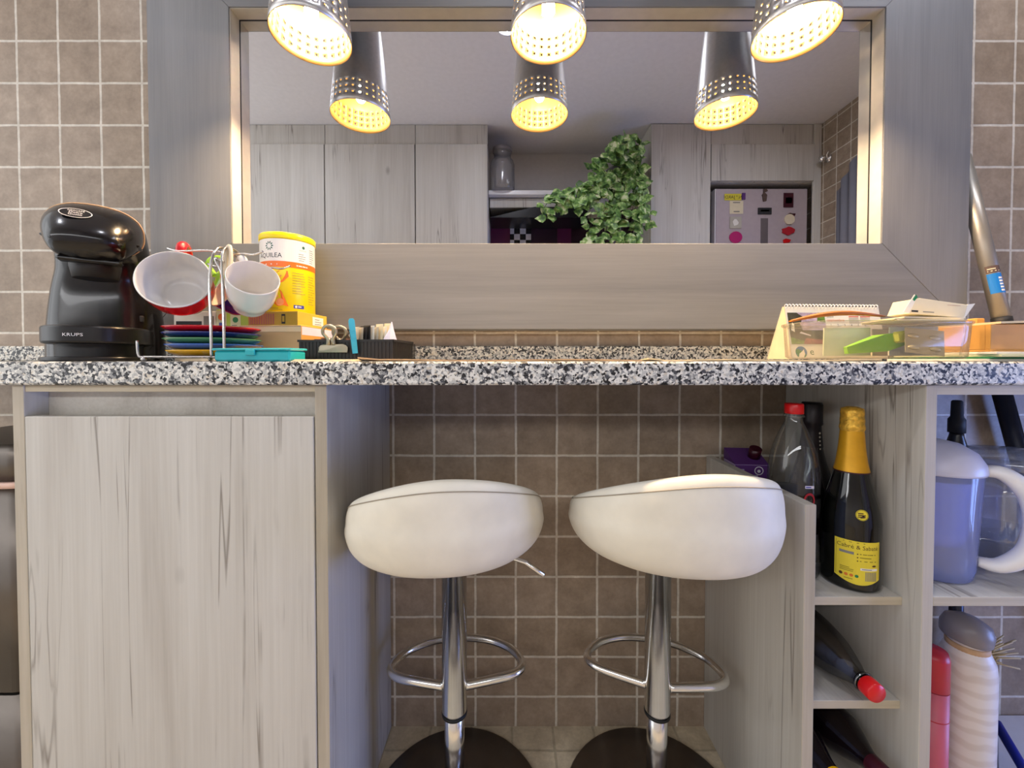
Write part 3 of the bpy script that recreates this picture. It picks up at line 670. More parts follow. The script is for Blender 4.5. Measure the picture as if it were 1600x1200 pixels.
def mug(loc, nrm, outer, inner, r, h, label, hm, hdir=(0, 0, 1), band=None, sq=2.0, rb=0.5, hlen=0.026, ht=0.0052):
    """loc = centre of the mouth; nrm = the way the mouth faces"""
    nz = Vector(nrm).normalized(); up = Vector(hdir) - nz * nz.dot(Vector(hdir)); up.normalize(); yy = nz.cross(up)
    mt = Matrix((up, yy, nz)).transposed().to_4x4(); org = Vector(loc) - nz * h
    t = thing('mug', label, 'mug', org, mt.to_euler(), 'mugs hanging on the wire stand')
    out = [(r*rb*0.9, 0.0), (r*rb, 0.0), (r*(rb*.5+.42), h*.14), (r*0.90, h*.34), (r*0.965, h*.62), (r*0.99, h*.90), (r*1.0, h)]
    inn = [(r*0.985, h+.0012), (r*0.955, h - .001), (r*0.925, h*.62), (r*0.86, h*.36), (r*(rb*.5+.36), h*.17), (r*rb*0.9, h*.07), (0.0008, h*.06)]
    pr = [(p.x, p.y) for p in catmull([(a, b_, 0) for a, b_ in out], 4)]; pi = [(p.x, p.y) for p in catmull([(a, b_, 0) for a, b_ in inn], 4)]
    mis = [0]*(len(pr) - 2) + [1]*(len(pi) + 2)
    MB().lathe(pr + pi, 56, mis=mis, sq=sq).build('cup', [outer, inner], t)
    if band:
        MB().lathe([(r*0.972, h*.62), (r*0.999, h*.90)], 56, cap0=False, cap1=False, sq=sq, mtx=Matrix.Scale(1.004, 4)).build('band', band, t)
    MB().tube(catmull([(r*.985, 0, h*.80), (r + hlen*.6, 0, h*.84), (r + hlen, 0, h*.60), (r + hlen*.8, 0, h*.34), (r*.93, 0, h*.24)], 6), [ht]*25, 10).build('handle', hm, t)
    return t
mug(at(272, 436, 0.640), (.42, -.85, .30), 'red_gloss', 'white_gloss', 0.0505, 0.066, 'large red mug with white inside hanging at the left of the wire stand', 'red_gloss', (-.12, .35, 1), rb=.55, ht=.0078)
mug(at(396, 434, 0.650), (.50, -.62, .56), 'white_gloss', 'white_gloss', 0.0385, 0.070, 'all white mug hanging at the right of the wire stand', 'white_gloss', (-.15, -.1, 1), rb=.66, ht=.0068)
mug(at(352, 452, 0.712), (-.38, -.72, .42), 'navy_gloss', 'cream_gloss', 0.036, 0.054, 'dark blue mug with cream inside hanging behind the wire uprights', 'cream_gloss', (.2, .3, 1), rb=.5)
mug(at(384, 428, 0.790), (.55, .25, .60), 'lime_gloss', 'white_gloss', 0.034, 0.054, 'lime green mug hanging behind the white mug', 'lime_gloss', (-.7, -.1, .8), rb=.6)
mug(at(285, 446, 0.800), (-.5, .3, .60), 'brown_gloss', 'white_gloss', 0.038, 0.062, 'brown mug hanging behind the red mug', 'brown_gloss', (.8, -.1, .8), rb=.6)

# ------------------------------------------------------------------ boxes and the can behind
def carton(name, label, cat, c, size, rz, mats, group=None, top=None, bevel=0.0008):
    t = thing(name, label, cat, c, (0, 0, rz), group); w_, d_, h_ = size
    b = MB(); b.box((-w_/2, -d_/2, 0), (w_/2, d_/2, h_)); b.m = [len(mats)-1 if i == 3 else 0 for i in range(6)] if len(mats) > 1 else b.m
    b.build('box', list(mats), t, bevel=bevel); return t
def front(w_, d_, h_): return plane_map((-w_/2, -d_/2 - .0002, 0), (1, 0, 0), (0, 0, 1))
def side(w_, d_, h_): return plane_map((w_/2 + .0002, -d_/2, 0), (0, 1, 0), (0, 0, 1))
p0 = at(300, 520, 0.875)
tb = carton('tea_box', 'white printed tea box standing behind the saucers', 'box', (-0.677, 0.872, ZT), (0.090, 0.06, 0.106), 0, ('paper',))
p = Print(); p.rect(.005, .075, .06, .085, 'ink'); p.rect(.064, .076, .086, .096, 'ink_grey'); p.lines(.005, .066, .05, 5, .007, .003, 'ink'); p.lines(.056, .062, .086, 3, .008, .0025, 'ink_grey', seed=4)
p.build('printing', front(.090, .06, .106), tb)
tb = carton('tea_box', 'yellow and lime tea box standing between the white box and the light wood carton', 'box', (-0.592, 0.872, ZT), (0.078, 0.06, 0.110), 0, ('lime_box',))
p = Print(); p.rect(.0, .05, .022, .108, 'mint_box'); p.disc(.011, .094, .007, 'can_orange', 2); p.rect(.006, .072, .016, .082, 'ink_blue', 2); p.rect(.030, .055, .052, .1, 'mint_box'); p.disc(.041, .088, .006, 'ink_green', 2); p.lines(.033, .075, .05, 3, .006, .002, 'ink_grey')
p.build('printing', front(.078, .06, .110), tb)
W1 = (0.225, 0.15, 0.054)
cb = carton('drawer_box', 'light wood coloured flat carton under the yellow box and can', 'box', (-0.4815, 0.858, ZT), (0.128, 0.135, 0.072), R(-3), ('carton_tan', 'carton_end'))
p = Print(); p.rect(0.0, .059, .128, .069, 'paper_cream'); p.build('lid_strip', front(.128, .135, .072), cb)
p = Print(); p.rect(.002, .053, .133, .0695, 'paper_violet'); p.build('end_label', side(.128, .135, .072), cb)
yb = carton('tea_box', 'flat mustard yellow box lying under the yellow can', 'box', (-0.477, 0.846, ZT + 0.0722), (0.106, 0.105, 0.0280), R(-5), ('box_olive', 'box_yellow'))
p = Print()
for i in range(11): p.rect(.003 + i*.005, .002, .0065 + i*.005, .0235, 'box_stripe', 1, 2)
p.rect(.072, .003, .080, .0225, 'ink'); p.rect(.0735, .007, .0785, .0185, 'box_olive', 2)
p.build('striped_print', front(.106, .105, .028), yb)
p = Print(); p.rect(.050, .004, .090, .022, 'paper'); p.lines(.058, .016, .084, 3, .005, .0015, 'ink_grey'); p.build('address_label', side(.106, .105, .028), yb)

CX, CY_ = -0.480, 0.848; zc0 = ZT + 0.1004
can = thing('supplement_can', 'yellow and white supplement can with orange band, on the mustard box', 'can', (CX, CY_, zc0))
cr = 0.0505
MB().lathe([(cr*.97, 0), (cr, .002), (cr, .138), (cr*.98, .140), (0.001, .1405)], 64).build('can_body', 'can_yellow', can)
MB().lathe([(cr + .0012, .136), (cr + .0018, .137), (cr + .0018, .1465), (cr + .0005, .148), (cr - .004, .1485), (0.001, .1485)], 64).build('lid', 'can_lid', can)
va = math.atan2(-CY_, -CX)                      # towards the place one looks from
can.scale = (1.02, 1.02, 1.085); mp = cyl_map((0, 0, 0), cr + .0003, va - 0.10, 0)
p = Print(); p.rect(-.078, .094, .078, .1355, 'can_white', 1, 40)
for i in range(10):
    a = 2*math.pi*i/10; p.poly([(-.030 + .0035*math.cos(a), .122 + .0035*math.sin(a)), (-.030 + .0065*math.cos(a-.22), .122 + .0065*math.sin(a-.22)), (-.030 + .0092*math.cos(a), .122 + .0092*math.sin(a)), (-.030 + .0065*math.cos(a+.22), .122 + .0065*math.sin(a+.22))], 'leaf_dark', 2)
p.text('AQUILEA', -.0555, .1005, .0122, 'ink', 2)
p.text('AQUILEA', .026, .117, .0036, 'ink_grey', 2); p.disc(.034, .124, .003, 'leaf_dark', 2, 8); p.lines(.024, .110, .040, 4, .004, .0012, 'ink_grey'); p.lines(.048, .122, .064, 7, .004, .0012, 'ink_grey', seed=3)
p.rect(-.078, .083, .078, .094, 'can_orange', 1, 40); p.lines(-.05, .087, 0.005, 1, .01, .002, 'can_white'); p.lines(.02, .087, .055, 1, .01, .002, 'can_white')
p.poly([(-.030, .052), (-.022, .066), (-.012, .076), (.004, .076), (.006, .066), (-.004, .056), (-.012, .052), (-.014, .048)], 'can_orange', 1)
p.poly([(-.030, .052), (-.020, .050), (-.014, .046), (-.006, .036), (.000, .022), (.005, .010), (-.004, .012), (-.014, .010), (-.020, .014), (-.024, .030)], 'can_orange', 1)
p.poly([(-.026, .052), (-.008, .068), (-.006, .067), (-.024, .050)], 'can_peach', 2); p.poly([(-.024, .044), (-.014, .026), (-.012, .027), (-.021, .046)], 'can_peach', 2); p.disc(-.010, .018, .007, 'can_peach', 2)
p.lines(.012, .073, .038, 9, .0048, .0012, 'box_olive', seed=5); p.lines(.044, .070, .066, 12, .0048, .0012, 'box_olive', seed=9)
p.rect(.014, .007, .034, .0135, 'ink_blue', 1); p.disc(.0185, .0102, .0022, 'white_plastic', 2, 10); p.lines(.022, .0095, .032, 1, .01, .0018, 'white_plastic')
p.lines(-.03, .006, -.004, 2, .003, .001, 'box_olive')
p.build('can_label', mp, can, 0.00012)

# ------------------------------------------------------------------ small things along the front edge
c = at(407, 556, 0.655)
tc = thing('plastic_case', 'turquoise plastic case lying at the counter edge before the saucers', 'case', (c.x + .004, 0.650, ZT), (0, 0, R(-4)))
MB().box((-.064, -.022, 0), (.064, .022, .0175), c=.003).build('case_body', 'teal_plastic', tc)
MB().box((-.066, -.024, .0177), (.066, .024, .0215), c=.0015).build('case_lid', 'teal_plastic', tc)
MB().box((-.008, -.0262, .010), (.008, -.0222, .019), c=.001).build('latch', 'teal_plastic', tc)
c = at(497, 560, 0.645)
b = MB()
for i in range(3): b.box((-.050 + .002*i, -.020 + .0015*i, .0012*i), (.050 - .003*i, .020, .0012*i + .0011), c=.0004)
nap = b.build('napkin', 'paper_cream', loc=(c.x + .016, 0.645, ZT)); tag(nap, 'folded cream paper napkin lying flat at the counter edge', 'napkin')

c = at(557, 540, 0.72)
tx, ty = -.2945, 0.757
tr = thing('black_tray', 'small ribbed black plastic tray holding sachets on the counter', 'tray', (tx, ty, ZT), (0, 0, R(-5)))
b = MB(); w_, d_, h_ = .088, .050, .039
b.box((-w_, -d_, 0), (w_, d_, .003)); 
for a, q in (((-w_, -d_, .003), (w_, -d_+.003, h_)), ((-w_, d_-.003, .003), (w_, d_, h_)), ((-w_, -d_+.003, .003), (-w_+.003, d_-.003, h_)), ((w_-.003, -d_+.003, .003), (w_, d_-.003, h_))): b.box(a, q)
for i in range(26): x = -w_ + .003 + i*.0068; b.box((x, -d_-.0009, .002), (x+.003, -d_, h_-.004))
for i in range(17): y = -d_ + .003 + i*.0068; b.box((w_, y, .002), (w_+.0009, y+.003, h_-.004))
b.box((-w_-.002, -d_-.002, h_-.004), (w_+.002, -d_, h_)); b.box((w_, -d_-.002, h_-.004), (w_+.002, d_+.002, h_))
b.build('tray_body', 'black_matte', tr)
tm = Matrix.Translation((tx, ty, ZT)) @ Matrix.Rotation(R(-5), 4, 'Z')
cols = ['paper_cream', 'card_grey', 'ink', 'ink', 'paper', 'card_grey', 'paper_cream', 'paper', 'paper_cream']
names = ['cream sachet at the left end of the row in the black tray', 'grey printed sachet, second from the left in the black tray', 'black sachet beside the grey printed one in the tray', 'black sachet in the middle of the row in the tray', 'white sachet just right of the black ones in the tray', 'grey sachet between two white ones in the tray', 'cream sachet leaning beside the grey one in the tray', 'white sachet near the paper cone in the tray', 'cream sachet right next to the paper cone in the tray']
for i, (m, lab) in enumerate(zip(cols, names)):
    x = -.006 + i*.0078; tilt = R(random.uniform(2, 5))
    mm = tm @ Matrix.Translation((x, -.006, .004)) @ Matrix.Rotation(tilt, 4, 'Y') @ Matrix.Rotation(R(-38), 4, 'Z')
    hh = .060 + random.uniform(0, .008)
    s_ = thing('sugar_sachet', lab, 'sachet', mm.to_translation(), mm.to_euler(), 'sachets standing in the black tray')
    MB().rings([[Vector((-.014, 0, z)), Vector((0, -t_, z)), Vector((.014, 0, z)), Vector((0, t_, z))] for z, t_ in ((0, .0004), (.008, .0018), (hh*.6, .0022), (hh-.004, .0012), (hh, .0003))], smooth=False).build('packet', m, s_)
    if i in (1, 2): 
        p = Print(); p.ring(0, hh*.55, .007, .0055, 'card_grey' if m == 'ink' else 'ink', 1, 12); p.build('print_mark', plane_map((0, -.0026, 0), (1, 0, 0), (0, 0, 1)), s_)
mm = tm @ Matrix.Translation((.074, -.030, .036))
cone = MB().rings([[Vector((-.013, -.004, 0)), Vector((.003, -.013, 0)), Vector((.012, .006, 0))], [Vector((-.001, -.002, .022)), Vector((.004, -.006, .023)), Vector((.007, .002, .021))], [Vector((.0035, -.002, .036)), Vector((.0045, -.003, .036)), Vector((.0048, -.001, .036))]], smooth=False).build('paper_cone', 'paper_violet', loc=mm.to_translation())
tag(cone, 'white folded paper cone poking up at the right end of the black tray', 'paper')
b = MB(); b.box((-.065, -.040, .0395), (-.022, .030, .041)); b.box((-.05, -.044, .0412), (-.024, .018, .0427))
cards = b.build('card_pile', 'box_stripe', loc=tm.to_translation()); cards.rotation_euler = (0, 0, R(-5)); tag(cards, 'reddish flat cards lying across the top of the black tray', 'cards')

bc = thing('bulldog_clip', 'large steel bulldog clip gripping the front of the black tray', 'clip', tm @ Vector((-.020, -d_ - .006, .016)), (0, 0, R(-5)))
mb = MB(); mb.prism([(-.027, 0, .0), (-.027, 0, .009), (-.024, .0005, .0125), (-.018, 0, .0145), (.018, 0, .0145), (.024, 0, .0125), (.027, 0, .009), (.027, 0, 0)], (0, .0012, 0)); mb.box((-.027, -.0015, 0), (.027, .0014, .003))
mb.build('jaw', 'clip_steel', bc); 
mb = MB(); mb.prism([(-.027, .016, .004), (-.027, .016, .011), (-.018, .016, .0165), (.018, .016, .0165), (.027, .016, .011), (.027, .016, .004)], (0, .0012, 0)); mb.build('jaw', 'clip_steel', bc)
for yy, xx in ((0.0, -.004), (0.0165, .006)):
    mb = MB(); q = catmull([(-.006, yy, .0135), (-.0055, yy - .001, .024), (-.012 + xx*0, yy - .004, .034), (-.010, yy - .006, .043), (0, yy - .007, .047), (.010, yy - .006, .043), (.012, yy - .004, .034), (.0055, yy - .001, .024), (.006, yy, .0135)], 6)
    q2 = [Vector((a.x*.45, a.y, .0135 + (a.z - .0135)*.86)) for a in q]
    vs = []; 
    for a in q: vs.append(Vector((a.x + xx, a.y, a.z)))
    mb.tube(vs, 0.0030, 8); mb.tube([(xx - .003, yy, .013), (xx - .003, yy - .001, .026)], .0025, 8); mb.tube([(xx + .003, yy, .013), (xx + .003, yy - .001, .026)], .0025, 8)
    mb.build('grip', 'clip_steel', bc)
pg = thing('clothes_peg', 'sky blue plastic clothes peg clipped upright on the black tray', 'peg', tm @ Vector((.020, -d_ - .004, .014)), (0, R(-6), R(28)))
for s_ in (-1, 1):
    mb = MB(); y0 = s_*.0016
    q = [(-.0042, y0, 0), (.0042, y0, 0), (.0046, y0, .03), (.0050, y0, .058), (.003, y0, .062), (-.003, y0, .062), (-.0050, y0, .058), (-.0046, y0, .03)]
    mb.prism(q, (0, s_*.0034, 0)); 
    for zz in (.012, .026, .040): mb.box((-.0036, y0 + s_*.0034, zz), (.0036, y0 + s_*.0040, zz + .009))
    mb.build('peg_half', 'blue_plastic', pg, bevel=.0006)
MB().tube([(-.0046, 0, .030), (-.0060, 0, .031), (-.0060, 0, .034), (-.0046, 0, .035)], .0008, 6).build('spring', 'wire_chrome', pg)

def edge_mat(x0, x1, y0, y1, label, seed, m='mat_leather'):
    rn = random.Random(seed); N = 40; top = []; b = MB(); rows = []
    for i in range(N + 1):
        u = i/N; x = x0 + (x1-x0)*u; z = .0015 + .0016*math.sin(u*5 + seed) ** 2
        if i < 3: z += .0035*(3-i)/3
        rows.append([(x, y0 + .003*math.sin(u*9 + seed), z - .0012), (x, y1, .0004), (x, y1, .0018), (x, y0 + .003*math.sin(u*9 + seed), z + .0012)])
    b.rings([[Vector(q) for q in r] for r in rows], smooth=False)
    o = b.build('placemat', m, loc=(0, 0, ZT)); return tag(o, label, 'placemat')
edge_mat(-0.252, 0.21, 0.640, 0.700, 'tan leather placemat lying flat at the middle of the counter edge', 1)
edge_mat(0.222, 0.600, 0.640, 0.700, 'light tan placemat lying under the calendar and clear box', 3, 'kraft_light')
# ------------------------------------------------------------------ desk calendar
cw, chh = 0.196, 0.104
ca0 = at(1238, 560, 0.762); ca = thing('desk_calendar', 'white desk calendar with wire binding standing behind the clear box', 'calendar', (ca0.x, 0.762, ZT + .0042), (0, 0, R(3)))
lean = 0.022
MB().prism([(0, 0, 0), (cw, 0, 0), (cw, lean, chh), (0, lean, chh)], (0, .0012, 0)).build('front_page', 'paper', ca)
MB().prism([(-.002, lean + .045, 0), (cw, lean + .045, 0), (cw, lean + .0025, chh), (-.002, lean + .0025, chh)], (0, .0012, 0)).build('back_board', 'paper_cream', ca)
MB().prism([(-.0012, 0, 0), (-.0012, lean + .047, 0), (-.0012, lean + .003, chh), (-.0012, lean, chh)], (.001, 0, 0)).build('side_gusset', 'kraft_light', ca)
b = MB()
for i in range(28):
    x = .004 + i*(cw - .008)/27
    b.tube([(x, lean + .0012 + .004*math.cos(q), chh + .001 + .004*math.sin(q)) for q in [2*math.pi*k/10 for k in range(10)]], .0009, 5, closed=True)
b.build('wire_binding', 'white_plastic', ca)
mp = plane_map((0, -.0003, 0), (1, 0, 0), (0, lean, chh))
H = math.hypot(lean, chh); p = Print()
p.rect(.003, .030, .079, .094, 'photo_dark', 1); p.poly([(.030, .058), (.079, .058), (.079, .094), (.022, .094), (.026, .072)], 'photo_violet', 2)
p.poly([(.062, .076), (.079, .074), (.079, .094), (.066, .094)], 'photo_green', 3); p.poly([(.003, .030), (.030, .030), (.030, .036), (.003, .044)], 'photo_green', 2); p.poly([(.026, .030), (.079, .030), (.079, .038), (.034, .042)], 'photo_red', 2)
p.poly([(.006, .058), (.010, .074), (.014, .070), (.013, .054)], 'paper', 2); p.poly([(.022, .052), (.044, .046), (.045, .048), (.026, .055)], 'paper_violet', 3)
p.poly([(.003, .07), (.018, .078), (.028, .072), (.033, .086), (.022, .094), (.003, .094)], 'photo_dark', 3)
p.text('2025', .083, .0845, .0062, 'ink', 2, sx=1.2); p.text('septiembre', .083, .0765, .0076, 'ink_red', 2, sx=1.05)
for k in (0, 1):
    u0 = .129 + k*.024; p.rect(u0, .0855, u0 + .021, .0872, 'ink_red', 2, 2)
    for r in range(5):
        for q in range(7): p.rect(u0 + q*.003, .0825 - r*.0026, u0 + q*.003 + .0018, .0838 - r*.0026, 'ink_grey', 2, 1)
p.rect(.083, .0748, .182, .0752, 'ink_grey', 2, 1)
days = [[1,2,3,4,5,6,7],[8,9,10,11,12,13,14],[15,16,17,18,19,20,21],[22,23,24,25,26,27,28],[29,30]]
for r, row in enumerate(days):
    for q, d_ in enumerate(row): p.text(str(d_), .090 + q*.0142, .066 - r*.0095, .0072, 'ink_red' if q == 6 else 'ink', 2, 'CENTER')
p.disc(.020, .0135, .0118, 'ink_teal', 1); p.poly([(.0082, .0135), (.0095, .019), (.014, .020), (.022, .016), (.030, .0075), (.026, .0035), (.020, .0017), (.013, .0038)], 'ink_green', 2)
p.poly([(.013, .0022), (.0155, .0105), (.022, .0155), (.0255, .0195), (.027, .010), (.0235, .0022)], 'paper', 3); p.text('e', .037, .0085, .019, 'leaf_dark', 2)
p.build('calendar_print', mp, ca, 0.00012)

# ------------------------------------------------------------------ clear box and its load
bx0, bx1, by0, by1, bh = 0.500, 0.782, 0.650, 0.752, 0.063
zb = ZT + .0042
bxl = Vector((0.58, 0.72, zb)); cbx = thing('clear_box', 'clear rounded plastic box full of packets at the right of the counter', 'box', bxl)
def rr(x0, x1, y0, y1, r, n=7):
    o = []
    for cx_, cy_, a0 in ((x1-r, y1-r, 0), (x0+r, y1-r, 90), (x0+r, y0+r, 180), (x1-r, y0+r, 270)):
        for i in range(n + 1): a = R(a0 + 90*i/n); o.append((cx_ + r*math.cos(a), cy_ + r*math.sin(a)))
    return o
def rrings(lv, mtx=None):
    return [[Vector((x, y, z)) for x, y in rr(-hx, hx, -hy, hy, r)] for hx, hy, r, z in lv]
hx, hy = (bx1-bx0)/2, (by1-by0)/2
sh = Vector(((bx0+bx1)/2, (by0+by1)/2, zb)) - bxl
MB().rings(rrings([(hx-.008, hy-.008, .03, 0), (hx-.003, hy-.003, .034, .004), (hx, hy, .036, bh)]), 0, True, False).build('box_body', 'box_clear', cbx, loc=sh)
MB().rings(rrings([(hx+.001, hy+.001, .037, bh-.005), (hx+.003, hy+.003, .039, bh-.003), (hx+.003, hy+.003, .039, bh), (hx, hy, .036, bh+.001), (hx-.002, hy-.002, .035, bh)]), 0, False, False).build('rim', 'box_clear', cbx, loc=sh)
def inbox(px, py, d): return at(px, py, d)
zi = zb + .006
gp = MB().rings([[Vector((-.062, y, z)) for y, z in ((-.004, -.006), (.004, -.006), (.004, .006), (-.004, .006))], [Vector((0, y, z)) for y, z in ((-.011, -.015), (.011, -.015), (.011, .015), (-.011, .015))], [Vector((.055, y, z)) for y, z in ((-.004, -.010), (.004, -.010), (.004, .010), (-.004, .010))]], smooth=False).build('sweet_packet', 'lime_pack', loc=(at(1375, 535, .70).x, .700, zi + .022)); gp.rotation_euler = (0, R(-12), 0)
tag(gp, 'lime green packet lying inside the clear box at its left', 'packet')
yp = MB().box((-.022, -.006, -.010), (.022, .006, .010), c=.004).build('sweet_packet', 'yellow_pack', loc=(at(1408, 530, .695).x + .004, .691, zi + .034)); yp.rotation_euler = (0, R(-8), 0); tag(yp, 'small yellow green packet inside the clear box beside the lime one', 'packet')
bl = thing('blister_pack', 'beige pill blister pack standing inside the clear box behind its front wall', 'blister pack', (at(1440, 540, .68).x, .674, zi + .002), (R(-8), R(6), 0))
MB().box((-.034, 0, 0), (.034, .0008, .044)).build('sheet', 'foil', bl)
for ix in (-.020, .017):
    for iz in (.010, .030): MB().ball((ix, -.0005, iz), .010, 14, sc=(1, .35, .42)).build('pill_bubble', 'foil', bl)
for i, (px, y, h_, m, lab, tl) in enumerate(((1475, .738, .050, 'paper_cream', 'cream folded leaflet standing in the clear box behind the blister pack', 8), (1495, .708, .052, 'paper', 'white folded leaflet curving at the right end inside the clear box', -5), (1420, .735, .052, 'mint_box', 'pale green folded leaflet at the back inside the clear box', 3))):
    xx = (.715, .722, .625)[i]; N = 12
    mb = MB(); mb.rings([[Vector((-.040 + .08*k/N, .005*math.sin(k/N*3 + i), 0)), Vector((-.040 + .08*k/N, .005*math.sin(k/N*3 + i) + .0025, 0)), Vector((-.040 + .08*k/N, .004*math.sin(k/N*3 + i) + .0025, h_)), Vector((-.040 + .08*k/N, .004*math.sin(k/N*3 + i), h_))] for k in range(N + 1)], smooth=False)
    pass
    o = mb.build('leaflet', m, loc=(xx, y, zi)); tag(o, lab, 'leaflet')
b = MB(); N = 20                                             # amber rind lying across the rim
b.rings([[Vector((-.080 + .160*k/N, q[0]*(.4 + .6*math.sin(math.pi*min(1, max(.0, (k+.6)/(N+1.2))))), .010*math.sin(math.pi*k/N)*0.9 + q[1]*(.35 + .65*math.sin(math.pi*(k+.6)/(N+1.2))))) for q in ((-.012, 0), (0, -.004), (.012, 0), (0, .0045))] for k in range(N + 1)])
ro_ = b.build('orange_peel', 'amber_rind', loc=(at(1311, 505, .675).x - .006, .672, zb + bh + .0055)); ro_.rotation_euler = (0, R(-3), 0); tag(ro_, 'long orange brown dried strip lying across the left rim of the clear box', 'strip')
pz = zb + bh + .0012
b = MB()
for k, (x0, x1, y0, y1) in enumerate(((.648, .765, .662, .745), (.644, .770, .664, .748), (.656, .778, .660, .745))): b.prism([(x0, y0, k*.0024), (x1, y0 + .008*k, k*.0024), (x1 - .01, y1, k*.0024), (x0 + .012, y1 - .006*k, k*.0024)], (0, 0, .0022))
pp = b.build('envelope_pile', 'paper_cream', loc=(0, 0, pz)); tag(pp, 'cream envelopes piled flat on the rim of the clear box', 'envelopes')
wc = thing('medicine_carton', 'opened white carton lying on the envelopes over the clear box', 'carton', (at(1458, 485, .70).x, .712, pz + .0108), (0, R(4), R(-4)))
mb = MB(); mb.prism([(-.046, -.020, .002), (.044, -.020, 0), (.048, -.020, .023), (-.030, -.020, .030), (-.038, -.020, .028)], (0, .045, 0)); mb.build('carton_body', 'paper_cream', wc, bevel=.0008)
mb = MB(); mb.prism([(.044, -.020, 0), (.0455, -.020, 0), (.060, -.020, .026), (.048, -.020, .0235)], (0, .045, 0)); mb.build('open_flap', 'paper', wc)
mb = MB(); mb.prism([(-.046, -.020, .002), (-.056, -.020, .004), (-.040, -.020, .036), (-.036, -.020, .030)], (0, .001, 0)); mb.build('torn_flap', 'paper', wc)
p = Print(); p.lines(-.043, .005, -.026, 1, .01, .0032, 'ink', 1); p.lines(-.024, .0055, .004, 1, .01, .0016, 'ink_grey', 1); p.rect(.015, .020, .036, .0206, 'box_stripe', 1); p.poly([(-.043, .027), (-.038, .036), (-.035, .031), (-.040, .024)], 'ink_green', 2)
p.build('carton_print', plane_map((0, -.0202, 0), (1, 0, 0), (0, 0, 1)), wc)

# ------------------------------------------------------------------ magazines, wooden box, pole at the right
mags = (('paper', 'white magazine at the bottom of the pile under the wooden box', 0.0, .0045), ('ink_green', 'thin green covered booklet in the pile under the wooden box', .0047, .003), ('mint_box', 'pale green magazine in the pile under the wooden box', .0079, .0045), ('paper', 'white magazine on top of the pile under the wooden box', .0126, .0045))
for i, (m, lab, z, h_) in enumerate(mags):
    o = MB().box((-.13, -.095, 0), (.13, .095, h_), c=.0008).build('magazine', m, loc=(.982 + .003*i, .800 - .004*i, ZT + z)); o.rotation_euler = (0, 0, R(random.uniform(-2, 2))); tag(o, lab, 'magazine', 'magazines under the wooden box')
zw = ZT + .0173
wb = thing('wooden_box', 'low honey coloured wooden box lying on magazines at the right end', 'box', (.985, .800, zw), (0, 0, R(2)))
b = MB(); b.box((-.125, -.085, 0), (.125, .085, .004)); 
for a, q in (((-.125, -.085, .004), (.125, -.077, .050)), ((-.125, .077, .004), (.125, .085, .050)), ((-.125, -.077, .004), (-.117, .077, .050)), ((.117, -.077, .004), (.125, .077, .050))): b.box(a, q)
b.build('box_body', 'honey_wood', wb, bevel=.001)
MB().prism([(-.115, -.092, .0505), (.127, -.092, .0585), (.127, .085, .0585), (-.115, .085, .0505)], (0, 0, .0035)).build('lid', 'kraft_light', wb)
MB().box((-.02, .02, .0575), (.0, .04, .072), c=.002).build('lid_peg', 'carton_end', wb)
pa_, pb_ = Vector((1.060, .936, ZC + .475)), Vector((1.083, .872, ZT + .0895))
pl = thing('metal_pole', 'grey aluminium pole with a blue sticker leaning against the right side of the mirror frame', 'pole', pb_)
dv = pa_ - pb_
MB().cyl((0, 0, 0), dv*1.0, .0150, n=28).build('tube', 'pole_alu', pl)
MB().cyl(-dv.normalized()*.012, dv.normalized()*.006, .0162, n=24).build('end_cap', 'rubber', pl)
q = dv.to_track_quat('Z', 'Y').to_matrix(); zz, xx = q.col[2], Vector((1, 0, 0)); xx = (xx - zz*xx.dot(zz)).normalized(); yy = zz.cross(xx)
def pole_map(u, v, h):
    a = R(-118) + u/.0150; return zz*v + (xx*math.cos(a) + yy*math.sin(a))*(.0150 + h)
p = Print(); p.rect(-.013, .060, .013, .105, 'label_blue', 1, 12); p.rect(-.013, .107, .013, .123, 'dark_wood', 1, 12); p.lines(-.010, .115, .010, 2, .005, .002, 'paper_cream')
for i in range(5): p.rect(.004, .064 + i*.007, .011, .068 + i*.007, 'paper', 2, 4)
p.build('sticker', pole_map, pl)

# ------------------------------------------------------------------ bottles in the rack
def bottle(name, label, cat, loc, prof, mat, rot=(0, 0, 0), n=48, group=None):
    t = thing(name, label, cat, loc, rot, group); pr = [(p.x, p.y) for p in catmull([(a, b_, 0) for a, b_ in prof], 5)]
    MB().lathe([(max(a, .0005), b_) for a, b_ in pr], n, cap0=True, cap1=mat not in ('pet', 'pet_smoke')).build('glass_body', mat, t); return t, pr
zs = zs1 + .0002
cv, pr = bottle('sparkling_wine_bottle', 'dark sparkling wine bottle with yellow neck foil and yellow label in the rack', 'bottle', (.6205, .716, zs), [(.030, .004), (.038, 0), (.0425, .004), (.0435, .014), (.0435, .100), (.0430, .122), (.0385, .150), (.0290, .188), (.0215, .222), (.0168, .262), (.0155, .30), (.0150, .312)], 'wine_glass')
MB().lathe([(.0262, .205), (.0240, .215), (.0222, .226), (.0196, .248), (.0178, .272), (.0172, .279)], 40, cap0=False, cap1=False).build('neck_foil', 'foil_gold', cv)
MB().lathe([(.0176, .277), (.0192, .282), (.0186, .286), (.0176, .290), (.0182, .296), (.0172, .302), (.0176, .310), (.0165, .317), (.008, .3205), (.0005, .3205)], 40, cap0=False).build('cap_foil', 'foil_gold_crumple', cv)
MB().lathe([(.0268, .203), (.0266, .2052)], 40, cap0=False, cap1=False).build('foil_edge', 'burgundy', cv)
va = math.atan2(-.716, -.6205) + R(16)
mp = cyl_map((0, 0, 0), .0437, va, 0)
p = Print(); LW = .034
shp = lambda w_, t_, bt, k: [(-w_, t_), (-w_, bt + .008)] + [(-w_ + 2*w_*i/14, bt + .008 - .010*math.sin(math.pi*i/14)) for i in range(1, 14)] + [(w_, bt + .008), (w_, t_)]
